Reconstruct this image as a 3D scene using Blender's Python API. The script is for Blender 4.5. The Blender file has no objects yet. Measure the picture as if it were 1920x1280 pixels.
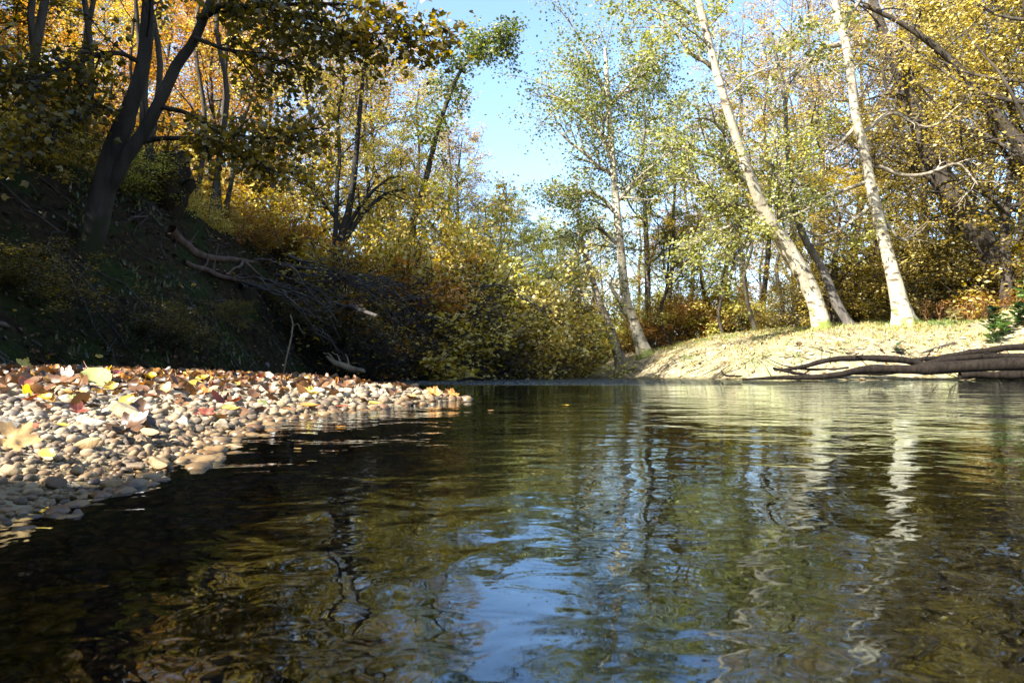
import bpy, math, random
import numpy as np
from mathutils import Vector, Matrix

# ------------------------------------------------------------------ camera, world, sun, exposure
SC = bpy.context.scene
F = 1251.0                                   # focal length in px of the 1920 px wide photograph
CAM_H = 0.13
PITCH = math.atan(59.0 / F)
cam_d = bpy.data.cameras.new('camera')
cam = bpy.data.objects.new('camera', cam_d)
SC.collection.objects.link(cam)
cam.location = (0, 0, CAM_H)
cam.rotation_euler = (math.radians(90) + PITCH, 0, 0)
cam_d.sensor_width = 36.0
cam_d.lens = F / 1920 * 36
cam_d.clip_start = 0.02
cam_d.clip_end = 2000
cam_d.dof.use_dof = True
cam_d.dof.focus_distance = 3.0
cam_d.dof.aperture_fstop = 28
SC.camera = cam

SUN_EL = math.radians(37)
SUN_DIR = Vector((-0.78, -0.62, 0)).normalized() * math.cos(SUN_EL) + Vector((0, 0, math.sin(SUN_EL)))
world = bpy.data.worlds.new("World")
SC.world = world
world.use_nodes = True
wn = world.node_tree
wn.nodes.clear()
sky = wn.nodes.new('ShaderNodeTexSky')
sky.sky_type = 'NISHITA'
sky.sun_disc = False
sky.sun_elevation = SUN_EL
sky.sun_rotation = math.atan2(SUN_DIR.x, SUN_DIR.y)
sky.air_density = 1.0
sky.dust_density = 1.0
sky.ozone_density = 3.0
bg = wn.nodes.new('ShaderNodeBackground')
bg.inputs[1].default_value = 0.105
wo = wn.nodes.new('ShaderNodeOutputWorld')
wn.links.new(sky.outputs[0], bg.inputs[0])
wn.links.new(bg.outputs[0], wo.inputs[0])

sun_d = bpy.data.lights.new('sun', 'SUN')
sun_d.energy = 5.0
sun_d.angle = math.radians(0.5)
sun_d.color = (1.0, 0.95, 0.87)
sun = bpy.data.objects.new('sun', sun_d)
SC.collection.objects.link(sun)
sun.rotation_euler = SUN_DIR.to_track_quat('Z', 'Y').to_euler()
SC.view_settings.view_transform = 'Standard'
SC.view_settings.look = 'None'
SC.view_settings.gamma = 1.0
SC.view_settings.exposure = 2.28
try:
    SC.cycles.max_bounces = 8
    SC.cycles.transparent_max_bounces = 12
    SC.cycles.caustics_reflective = False
    SC.cycles.caustics_refractive = False
    SC.cycles.use_denoising = True
except Exception:
    pass

COL = SC.collection
rng = np.random.default_rng(7)


def at(px, py, d):
    """world point seen at pixel (px, py) of the photograph, d metres down the y axis"""
    cx = (px - 960) / F
    cy = (640 - py) / F
    c, s = math.cos(PITCH), math.sin(PITCH)
    y = c - s * cy
    z = s + c * cy
    return np.array([cx / y * d, d, CAM_H + z / y * d])


# ------------------------------------------------------------------ noise
def vnoise(p, seed=0):
    """smooth value noise on (N,3) points, about -1..1"""
    p = np.asarray(p, float)
    i = np.floor(p).astype(np.int64)
    f = p - i
    f = f * f * (3 - 2 * f)
    out = 0
    for dx in (0, 1):
        for dy in (0, 1):
            for dz in (0, 1):
                h = (i[:, 0] + dx) * 374761393 + (i[:, 1] + dy) * 668265263 + (i[:, 2] + dz) * 2147483647 + seed * 974634777
                h = (h ^ (h >> 13)) * 1274126177
                h = (h ^ (h >> 16)) & 0xffff
                w = (f[:, 0] if dx else 1 - f[:, 0]) * (f[:, 1] if dy else 1 - f[:, 1]) * (f[:, 2] if dz else 1 - f[:, 2])
                out = out + w * (h / 32767.5 - 1)
    return out


def fbm(x, y, s, seed=0, octs=4):
    x = np.atleast_1d(np.asarray(x, float)); y = np.atleast_1d(np.asarray(y, float))
    o = 0; a = 1
    for k in range(octs):
        o = o + a * vnoise(np.stack([x * s, y * s, np.full_like(x, 0.5 + k)], 1), seed + k)
        s *= 2.1; a *= 0.5
    return o


# ------------------------------------------------------------------ terrain
BAR = np.array([(-.60, -1.5), (-.54, .15), (-.47, .45), (-.45, .62), (-.51, .9), (-.62, 1.3), (-.70, 1.8), (-.52, 2.45),
                (-.27, 3.25), (-.30, 3.6), (-.7, 4.1), (-1.6, 4.9), (-3.0, 5.6), (-6, 6.2), (-8, 3), (-6, -1.5)])
LEFT = np.array([(-300, -60), (-3.4, -60), (-3.2, -2), (-3.7, 3), (-4.0, 6), (-3.75, 8), (-3.45, 11), (-2.9, 14), (-2.0, 17),
                 (-.5, 20), (1.2, 25), (1.9, 30), (2.4, 60), (2.4, 500), (-300, 500)])
RIGHT = np.array([(300, -60), (14, -60), (13.5, 5), (11.5, 10.3), (9, 12), (6, 12.3), (4.4, 13), (4.3, 15.5), (3.5, 18),
                  (2.7, 22), (2.5, 27), (2.6, 32), (2.8, 60), (2.8, 500), (300, 500)])


def sdf(poly, x, y):
    """signed distance, positive inside"""
    d = np.full(x.shape, 1e9)
    inside = np.zeros(x.shape, bool)
    n = len(poly)
    for i in range(n):
        ax, ay = poly[i]; bx, by = poly[(i + 1) % n]
        ex, ey = bx - ax, by - ay
        t = np.clip(((x - ax) * ex + (y - ay) * ey) / (ex * ex + ey * ey), 0, 1)
        d = np.minimum(d, np.hypot(x - ax - t * ex, y - ay - t * ey))
        c = ((ay > y) != (by > y)) & (x < (bx - ax) * (y - ay) / (by - ay + 1e-12) + ax)
        inside ^= c
    return np.where(inside, d, -d)


def terrain(x, y, zones=False):
    x = np.atleast_1d(np.asarray(x, float)); y = np.atleast_1d(np.asarray(y, float))
    big = fbm(x, y, .35, 3); fine = fbm(x, y, 2.3, 9)
    sb = sdf(BAR, x, y) + .05 * fbm(x, y, 2.2, 21, 2)
    bar = np.where(sb > 0, .135 * (1 - np.exp(-sb / .62)) + .012 * fine * np.clip(sb / .2, 0, 1), .15 * sb)
    sl = sdf(LEFT, x, y) + .25 * big
    k = np.interp(y, [-5, 5, 15, 18, 24, 60], [.8, 1, 1, .6, .35, .3])
    left = np.where(sl > 0, k * (1.2 * np.minimum(sl, 2.3) + .2 * np.clip(sl - 2.3, 0, 12) + .08 * np.clip(sl - 14.4, 0, 100))
                    + (.22 * fine + .07 * fbm(x, y, 5, 4, 3)) * np.clip(sl, 0, 1), .5 * sl)
    sr = sdf(RIGHT, x, y) + .22 * fbm(x, y, .8, 31, 3)
    right = np.where(sr > 0, 1.5 * (1 - np.exp(-sr / 1.9)) + .10 * big * np.clip(sr / 3, 0, 1) + (.06 * fine + .05 * fbm(x, y, 3.1, 61, 3)) * np.clip(sr * 1.5, 0, 1)
                     + .03 * np.clip(sr - 8, 0, 60), .14 * sr)
    right = right + .38 * np.exp(-(((x - 10.9) / .9) ** 2 + ((y - 14.0) / .8) ** 2))
    bed = -.45 + .03 * fine
    h = np.maximum(np.maximum(bar, left), np.maximum(right, bed))
    if zones:
        return h, (bar >= h - 1e-6), (left >= h - 1e-6), (right >= h - 1e-6)
    return h


def hz(x, y):
    return float(terrain(x, y)[0])


# ------------------------------------------------------------------ object helpers
def tag(o, label=None, cat=None, group=None, kind=None):
    if label: o['label'] = label
    if cat: o['category'] = cat
    if group: o['group'] = group
    if kind: o['kind'] = kind
    return o


def empty(name, loc, rz=0):
    o = bpy.data.objects.new(name, None)
    o.empty_display_size = .2
    COL.objects.link(o)
    o.location = loc
    o.rotation_euler = (0, 0, rz)
    return o


def mesh_np(name, V, faces, mat, smooth=True):
    """V (N,3); faces: list of (M,k) int arrays"""
    me = bpy.data.meshes.new(name)
    V = np.asarray(V, np.float32)
    me.vertices.add(len(V))
    me.vertices.foreach_set('co', V.ravel())
    loops = np.concatenate([f.ravel() for f in faces]).astype(np.int32)
    counts = np.concatenate([np.full(len(f), f.shape[1]) for f in faces]).astype(np.int32)
    starts = np.concatenate([[0], np.cumsum(counts)[:-1]]).astype(np.int32)
    me.loops.add(len(loops))
    me.loops.foreach_set('vertex_index', loops)
    me.polygons.add(len(counts))
    me.polygons.foreach_set('loop_start', starts)
    me.polygons.foreach_set('loop_total', counts)
    me.polygons.foreach_set('use_smooth', np.full(len(counts), smooth))
    me.update(calc_edges=True)
    me.validate()
    if mat: me.materials.append(mat)
    return me


def link(name, me, parent=None, loc=(0, 0, 0)):
    o = bpy.data.objects.new(name, me)
    COL.objects.link(o)
    if parent: o.parent = parent
    o.location = loc
    return o


def smooth_path(pts, rad, n):
    pts = np.asarray(pts, float); rad = np.asarray(rad, float)
    m = len(pts)
    if m == 2:
        t = np.linspace(0, 1, n)[:, None]
        return pts[0] * (1 - t) + pts[1] * t, rad[0] * (1 - t[:, 0]) + rad[1] * t[:, 0]
    P = np.vstack([2 * pts[0] - pts[1], pts, 2 * pts[-1] - pts[-2]])
    t = np.linspace(0, m - 1 - 1e-6, n)
    i = t.astype(int); f = (t - i)[:, None]
    p0, p1, p2, p3 = P[i], P[i + 1], P[i + 2], P[i + 3]
    q = .5 * ((2 * p1) + (-p0 + p2) * f + (2 * p0 - 5 * p1 + 4 * p2 - p3) * f ** 2 + (-p0 + 3 * p1 - 3 * p2 + p3) * f ** 3)
    return q, np.interp(t, np.arange(m), rad)


class MB:
    """collects tubes and patches for one mesh"""
    def __init__(s):
        s.V = []; s.F = {}; s.n = 0

    def add(s, V, F):
        s.V.append(V)
        for f in F:
            s.F.setdefault(f.shape[1], []).append(f + s.n)
        s.n += len(V)

    def tube(s, P, R, seg=8, rough=0., seed=0, flare=0):
        P = np.asarray(P, float); R = np.asarray(R, float)
        n = len(P)
        T = np.gradient(P, axis=0)
        T /= np.linalg.norm(T, axis=1)[:, None] + 1e-9
        a = np.array([1., 0, 0]) if abs(T[0][0]) < .9 else np.array([0, 1., 0])
        N = np.zeros_like(P)
        N[0] = np.cross(T[0], a)
        N[0] /= np.linalg.norm(N[0])
        for i in range(1, n):
            v = N[i - 1] - T[i] * np.dot(N[i - 1], T[i])
            N[i] = v / (np.linalg.norm(v) + 1e-9)
        B = np.cross(T, N)
        th = np.linspace(0, 2 * np.pi, seg, endpoint=False)
        ring = np.cos(th)[None, :, None] * N[:, None, :] + np.sin(th)[None, :, None] * B[:, None, :]
        rr = R[:, None] * np.ones((1, seg))
        if rough:
            q = (P[:, None, :] * 1.0 + ring * R[:, None, None] * 1.0).reshape(-1, 3)
            k = 1.2 / max(R.max(), .02)
            rr = rr * (1 + rough * (vnoise(q * k * .6, seed) + .5 * vnoise(q * k * 1.7, seed + 1)).reshape(n, seg))
        if flare:
            z = np.linspace(0, 1, n)
            lob = 1 + .5 * np.cos(th * 4 + seed) * 1 + .3 * np.cos(th * 7 + 2 * seed)
            rr = rr * (1 + flare * np.exp(-z / .035)[:, None] * lob[None, :])
        V = (P[:, None, :] + ring * rr[:, :, None]).reshape(-1, 3)
        V = np.vstack([V, P[-1:] + T[-1:] * R[-1]])
        i = np.arange(n - 1)[:, None] * seg; j = np.arange(seg)[None, :]; j2 = (j + 1) % seg
        Q = np.stack([i + j, i + j2, i + seg + j2, i + seg + j], -1).reshape(-1, 4)
        b = (n - 1) * seg
        cap = np.stack([b + np.arange(seg), b + (np.arange(seg) + 1) % seg, np.full(seg, n * seg)], 1)
        s.add(V, [Q, cap])
        return s

    def path(s, pts, rad, n=14, seg=8, rough=.08, wob=0., seed=0, flare=0):
        P, R = smooth_path(pts, rad, n)
        if wob:
            L = np.linalg.norm(P[-1] - P[0])
            q = np.linspace(0, 1, n)[:, None] * np.array([[5., 3., 1.]]) + seed * 7.3
            env = np.minimum(1, np.linspace(0, 6, n))
            P = P + np.stack([vnoise(q + 11 * k, seed + k) for k in range(3)], 1) * wob * L * env[:, None]
        s.tube(P, R, seg, rough, seed, flare)
        return P, R

    def mesh(s, name, mat, off=None, smooth=True):
        V = np.vstack(s.V)
        if off is not None: V = V - np.asarray(off)
        return mesh_np(name, V, [np.vstack(f) for f in s.F.values()], mat, smooth)


def leaf_mesh(name, pos, size, mat, seed=0, flat=.55, detail=False, off=None):
    """one small folded leaf face at every position"""
    r = np.random.default_rng(seed)
    n = len(pos)
    if off is not None: pos = pos - np.asarray(off)
    s = size * r.uniform(.65, 1.3, n)
    # axis along the leaf, droops a little; normal biased upwards
    az = r.uniform(0, 2 * np.pi, n)
    dz = r.normal(-.25, .45, n)
    A = np.stack([np.cos(az), np.sin(az), dz], 1)
    A /= np.linalg.norm(A, axis=1)[:, None]
    U = r.normal(0, 1, (n, 3)) * (1 - flat) + np.array([0, 0, 1.]) * flat
    W = np.cross(A, U)
    W /= np.linalg.norm(W, axis=1)[:, None] + 1e-9
    N = np.cross(W, A)
    S = s[:, None]
    if detail:
        prof = [(0, 0, 0), (.22, .36, .10), (.55, .48, .16), (.62, .22, .05), (1, 0, -.05), (.62, -.22, .05), (.55, -.48, .16), (.22, -.36, .10)]
        cen = [(.45, 0, -.03)]
        V = np.stack([pos + A * S * a + W * S * b + N * S * c for a, b, c in prof + cen], 1)
        k = len(prof)
        base = np.arange(n)[:, None] * (k + 1)
        tri = np.concatenate([np.stack([base[:, 0] + i, base[:, 0] + (i + 1) % k, base[:, 0] + k], 1) for i in range(k)])
        return mesh_np(name, V.reshape(-1, 3), [tri], mat, False)
    V = np.stack([pos, pos + A * S * .5 + W * S * .36 + N * S * .1, pos + A * S, pos + A * S * .5 - W * S * .36 + N * S * .1], 1)
    Q = np.arange(4 * n).reshape(n, 4)
    return mesh_np(name, V.reshape(-1, 3), [Q], mat, False)


# ------------------------------------------------------------------ materials
def mat_base(name):
    m = bpy.data.materials.new(name)
    m.use_nodes = True
    nt = m.node_tree
    nt.nodes.clear()
    out = nt.nodes.new('ShaderNodeOutputMaterial')
    return m, nt, out


def N(nt, typ, **kw):
    n = nt.nodes.new(typ)
    for k, v in kw.items():
        if k.startswith('i_'):
            key = k[2:]
            n.inputs[int(key) if key.isdigit() else key.replace('_', ' ')].default_value = v
        else:
            setattr(n, k, v)
    return n


def ramp(nt, stops, src=None):
    r = nt.nodes.new('ShaderNodeValToRGB')
    el = r.color_ramp.elements
    while len(el) > 1: el.remove(el[0])
    el[0].position = stops[0][0]; el[0].color = (*stops[0][1], 1)
    for p, c in stops[1:]:
        e = el.new(p); e.color = (*c, 1)
    if src is not None: nt.links.new(src, r.inputs[0])
    return r


def leaf_mat(name, stops, trans=.52, gloss=.05, vary=.35, scale=.5):
    m, nt, out = mat_base(name)
    L = nt.links
    geo = N(nt, 'ShaderNodeNewGeometry')
    oi = N(nt, 'ShaderNodeObjectInfo')
    tc = N(nt, 'ShaderNodeTexCoord')
    no = N(nt, 'ShaderNodeTexNoise'); no.inputs['Scale'].default_value = scale; no.inputs['Detail'].default_value = 1
    L.new(tc.outputs['Object'], no.inputs['Vector'])
    a = N(nt, 'ShaderNodeMath', operation='MULTIPLY'); a.inputs[1].default_value = .55
    L.new(geo.outputs['Random Per Island'], a.inputs[0])
    b = N(nt, 'ShaderNodeMath', operation='MULTIPLY_ADD'); b.inputs[1].default_value = .9; b.inputs[2].default_value = -.25
    L.new(no.outputs[0], b.inputs[0])
    c = N(nt, 'ShaderNodeMath', operation='ADD'); L.new(a.outputs[0], c.inputs[0]); L.new(b.outputs[0], c.inputs[1])
    d = N(nt, 'ShaderNodeMath', operation='MULTIPLY_ADD'); d.inputs[1].default_value = vary; d.inputs[2].default_value = -vary / 2
    L.new(oi.outputs['Random'], d.inputs[0])
    e = N(nt, 'ShaderNodeMath', operation='ADD', use_clamp=True); L.new(c.outputs[0], e.inputs[0]); L.new(d.outputs[0], e.inputs[1])
    r = ramp(nt, stops, e.outputs[0])
    df = N(nt, 'ShaderNodeBsdfDiffuse'); tr = N(nt, 'ShaderNodeBsdfTranslucent'); gl = N(nt, 'ShaderNodeBsdfGlossy')
    gl.inputs['Roughness'].default_value = .45
    gl.inputs['Color'].default_value = (.8, .8, .8, 1)
    L.new(r.outputs[0], df.inputs[0])
    hs = N(nt, 'ShaderNodeHueSaturation'); hs.inputs['Saturation'].default_value = 1.15; hs.inputs['Value'].default_value = 1.15
    L.new(r.outputs[0], hs.inputs['Color']); L.new(hs.outputs[0], tr.inputs[0])
    mx = N(nt, 'ShaderNodeMixShader'); mx.inputs[0].default_value = trans
    L.new(df.outputs[0], mx.inputs[1]); L.new(tr.outputs[0], mx.inputs[2])
    mg = N(nt, 'ShaderNodeMixShader'); mg.inputs[0].default_value = gloss
    L.new(mx.outputs[0], mg.inputs[1]); L.new(gl.outputs[0], mg.inputs[2])
    L.new(mg.outputs[0], out.inputs[0])
    return m


def bark_mat(name, c1, c2, scar=None, moss=0., mossc=(.10, .13, .02), bump=.9, scale=6., top=None):
    m, nt, out = mat_base(name)
    L = nt.links
    tc = N(nt, 'ShaderNodeTexCoord')
    mp = N(nt, 'ShaderNodeMapping'); mp.inputs['Scale'].default_value = (1, 1, .28)
    L.new(tc.outputs['Object'], mp.inputs[0])
    n1 = N(nt, 'ShaderNodeTexNoise'); n1.inputs['Scale'].default_value = scale; n1.inputs['Detail'].default_value = 7; n1.inputs['Roughness'].default_value = .65
    L.new(mp.outputs[0], n1.inputs['Vector'])
    r1 = ramp(nt, [(.3, c1), (.68, c2)], n1.outputs[0])
    col = r1.outputs[0]
    if scar:
        mp2 = N(nt, 'ShaderNodeMapping'); mp2.inputs['Scale'].default_value = (1, 1, 2.4)
        L.new(tc.outputs['Object'], mp2.inputs[0])
        n2 = N(nt, 'ShaderNodeTexNoise'); n2.inputs['Scale'].default_value = 4.5; n2.inputs['Detail'].default_value = 4
        L.new(mp2.outputs[0], n2.inputs['Vector'])
        r2 = ramp(nt, [(.56, (0, 0, 0)), (.64, (1, 1, 1))], n2.outputs[0])
        mx = N(nt, 'ShaderNodeMixRGB'); mx.inputs[2].default_value = (*scar, 1)
        L.new(r2.outputs[0], mx.inputs[0]); L.new(col, mx.inputs[1]); col = mx.outputs[0]
    if moss:
        sp = N(nt, 'ShaderNodeSeparateXYZ'); L.new(tc.outputs['Object'], sp.inputs[0])
        n3 = N(nt, 'ShaderNodeTexNoise'); n3.inputs['Scale'].default_value = 3; n3.inputs['Detail'].default_value = 5
        L.new(tc.outputs['Object'], n3.inputs['Vector'])
        q = N(nt, 'ShaderNodeMath', operation='MULTIPLY_ADD'); q.inputs[1].default_value = -1.0 / moss; q.inputs[2].default_value = -.20
        L.new(sp.outputs['Z'], q.inputs[0])
        w = N(nt, 'ShaderNodeMath', operation='MULTIPLY_ADD'); w.inputs[1].default_value = 1.9; L.new(n3.outputs[0], w.inputs[0]); L.new(q.outputs[0], w.inputs[2])
        r3 = ramp(nt, [(.42, (0, 0, 0)), (.72, (1, 1, 1))], w.outputs[0])
        mx = N(nt, 'ShaderNodeMixRGB'); mx.inputs[2].default_value = (*mossc, 1)
        L.new(r3.outputs[0], mx.inputs[0]); L.new(col, mx.inputs[1]); col = mx.outputs[0]
    b = N(nt, 'ShaderNodeBsdfPrincipled')
    b.inputs['Roughness'].default_value = .9; b.inputs['Specular IOR Level'].default_value = .12
    L.new(col, b.inputs['Base Color'])
    bp = N(nt, 'ShaderNodeBump'); bp.inputs['Strength'].default_value = bump; bp.inputs['Distance'].default_value = .03
    L.new(n1.outputs[0], bp.inputs['Height']); L.new(bp.outputs[0], b.inputs['Normal'])
    L.new(b.outputs[0], out.inputs[0])
    return m


LM = {
    'gold': leaf_mat('gold_leaves', [(.0, (.10, .08, .015)), (.24, (.28, .21, .03)), (.5, (.52, .39, .07)), (1, (.78, .66, .26))]),
    'amber': leaf_mat('amber_leaves', [(.0, (.09, .045, .012)), (.3, (.28, .14, .03)), (.65, (.54, .27, .06)), (1, (.74, .46, .18))]),
    'lime': leaf_mat('yellow_green_leaves', [(.0, (.06, .07, .012)), (.22, (.24, .24, .035)), (.5, (.54, .50, .09)), (1, (.78, .72, .28))]),
    'sage': leaf_mat('grey_green_leaves', [(.0, (.035, .06, .018)), (.4, (.16, .18, .035)), (.75, (.39, .38, .09)), (1, (.58, .54, .22))], gloss=.05),
    'buff': leaf_mat('buff_leaves', [(.0, (.16, .10, .05)), (.4, (.40, .27, .11)), (.75, (.64, .46, .22)), (1, (.80, .64, .38))]),
    'olive': leaf_mat('olive_leaves', [(.0, (.025, .025, .006)), (.4, (.09, .075, .015)), (.75, (.27, .19, .03)), (1, (.50, .36, .07))]),
}
BK = {
    'pale': bark_mat('pale_bark', (.20, .165, .11), (.50, .44, .32), scar=(.10, .08, .055), moss=1.1, mossc=(.13, .15, .035)),
    'pale_plain': bark_mat('pale_grey_bark', (.12, .10, .07), (.34, .29, .21), scar=(.05, .04, .03)),
    'dark': bark_mat('dark_bark', (.018, .015, .011), (.075, .062, .048), moss=1.2, mossc=(.03, .035, .01)),
    'grey': bark_mat('grey_bark', (.04, .034, .028), (.13, .115, .095)),
    'dim': bark_mat('dim_bark', (.012, .011, .009), (.045, .04, .035), moss=1.5, mossc=(.02, .02, .01)),
}


# ------------------------------------------------------------------ tree growing
class Grow:
    def __init__(s, seed, leafsize=.07, per_twig=12, spread=.13, twig_r=.006, sub=(6, 6), droop=-.05, wood=True):
        s.r = np.random.default_rng(seed); s.seed = seed
        s.leaf = []; s.ls = leafsize; s.pt = per_twig; s.sp = spread; s.tr = twig_r; s.sub = sub; s.droop = droop
        s.wood = wood; s.cull = None

    def line(s, p, d, L, n, wander=.25, up=0.):
        P = [np.array(p, float)]
        d = np.array(d, float); d /= np.linalg.norm(d)
        for i in range(n - 1):
            d = d + s.r.normal(0, wander, 3) * .6 + np.array([0, 0, up])
            d /= np.linalg.norm(d)
            P.append(P[-1] + d * L / (n - 1))
        return np.array(P)

    def side(s, T, ang):
        v = s.r.normal(0, 1, 3); v -= T * np.dot(v, T); v /= np.linalg.norm(v) + 1e-9
        return T * math.cos(ang) + v * math.sin(ang)

    def limb(s, mb, p, d, L, r0, lean=.03, level=2, wander=.28, bare=0.):
        n = 8 if level == 2 else (5 if level == 1 else 4)
        P = s.line(p, d, L, n, wander, lean if level == 2 else s.droop)
        R = np.linspace(r0, max(r0 * .25, s.tr * .6), n)
        if level == 2:
            P, R = smooth_path(P, R, 12)
        if s.cull is not None:
            ok = s.cull(P)
            if not ok.all():
                m = int(np.argmin(ok))
                if m < 2: return
                P, R = P[:m], R[:m]
        if s.wood or level > 0: mb.tube(P, R, 7 if level == 2 else (4 if level == 1 else 3), .05 if level == 2 else 0, s.seed)
        if level == 0:
            s.anchor(P, bare)
            return
        k = s.sub[2 - level]
        k = max(2, int(round(k * s.r.uniform(.8, 1.2))))
        for t in np.linspace(.25, 1, k):
            i = min(len(P) - 2, int(t * (len(P) - 1)))
            T = P[i + 1] - P[i]; T /= np.linalg.norm(T)
            dd = s.side(T, s.r.uniform(.5, 1.15)) + np.array([0, 0, .1])
            s.limb(mb, P[i + 1] if t > .95 else P[i], dd, L * s.r.uniform(.32, .55) * (1.15 - .5 * t), max(R[i] * .5, s.tr), lean, level - 1, wander, bare)

    def anchor(s, P, bare=0.):
        if s.r.random() < bare: return
        m = max(1, int(s.pt * s.r.uniform(.5, 1.4)))
        t = s.r.uniform(.1, 1.05, m) * (len(P) - 1)
        i = np.minimum(t.astype(int), len(P) - 2)
        q = P[i] + (P[i + 1] - P[i]) * (t - i)[:, None]
        s.leaf.append(q + s.r.normal(0, s.sp, (m, 3)) * np.array([1, 1, .7]))


def template_tree(name, seed, h, r, start, limbs, limb_len, leafm, barkm, leafsize=.075, per_twig=12, lean=(0, 0), elev=(.2, .9), sub=(6, 6), bend=.04, spread=.10, shrub=False, bare=0.):
    g = Grow(seed, leafsize, per_twig, spread, sub=sub)
    mb = MB()
    n = 9
    t = np.linspace(0, 1, n)
    w = np.cumsum(g.r.normal(0, bend, (n, 2)), 0) * h / n * 2
    P = np.stack([w[:, 0] + lean[0] * t * h, w[:, 1] + lean[1] * t * h, t * h], 1); P[:, :2] -= P[0, :2]
    P[0, 2] = -.3
    R = r * (1 - .88 * t)
    if not shrub:
        P2, R2 = mb.path(P, R, 26, 10, .07, seed=seed, flare=.5)
    else:
        P2, R2 = smooth_path(P, R, 26)
    for k in range(limbs):
        u = start + (1 - start) * (k + g.r.uniform(0, 1)) / limbs if not shrub else g.r.uniform(0, .12)
        i = min(int(u * 25), 24)
        az = k * 2.4 + g.r.uniform(-.5, .5)
        el = g.r.uniform(*elev) * (1 if shrub else (.6 + .6 * u))
        d = np.array([math.cos(az) * math.cos(el), math.sin(az) * math.cos(el), math.sin(el)])
        LL = limb_len * g.r.uniform(.75, 1.2) * (1 if shrub else (1.15 - .75 * abs(u - start - .25 * (1 - start)) / (1 - start)))
        p = P2[i] if not shrub else np.array([g.r.normal(0, .15), g.r.normal(0, .15), -.1])
        g.limb(mb, p, d, LL, max(R2[i] * .45, .012), lean=.05, bare=bare)
    wood = mb.mesh('trunk', barkm)
    pos = np.vstack(g.leaf)
    crown = leaf_mesh('crown', pos, leafsize, leafm, seed)
    return wood, crown, len(pos)


def place_tree(name, T, x, y, s=1., rz=0., label='', cat='tree', group=None, dz=0., tilt=(0, 0), part='trunk'):
    o = empty(name, (x, y, hz(x, y) + dz))
    o.rotation_euler = (tilt[0], tilt[1], rz)
    sv = s if isinstance(s, tuple) else (s, s, s)
    o.scale = sv
    tag(o, label, cat, group)
    link(part, T[0], o)
    link('crown', T[1], o)
    return o


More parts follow.
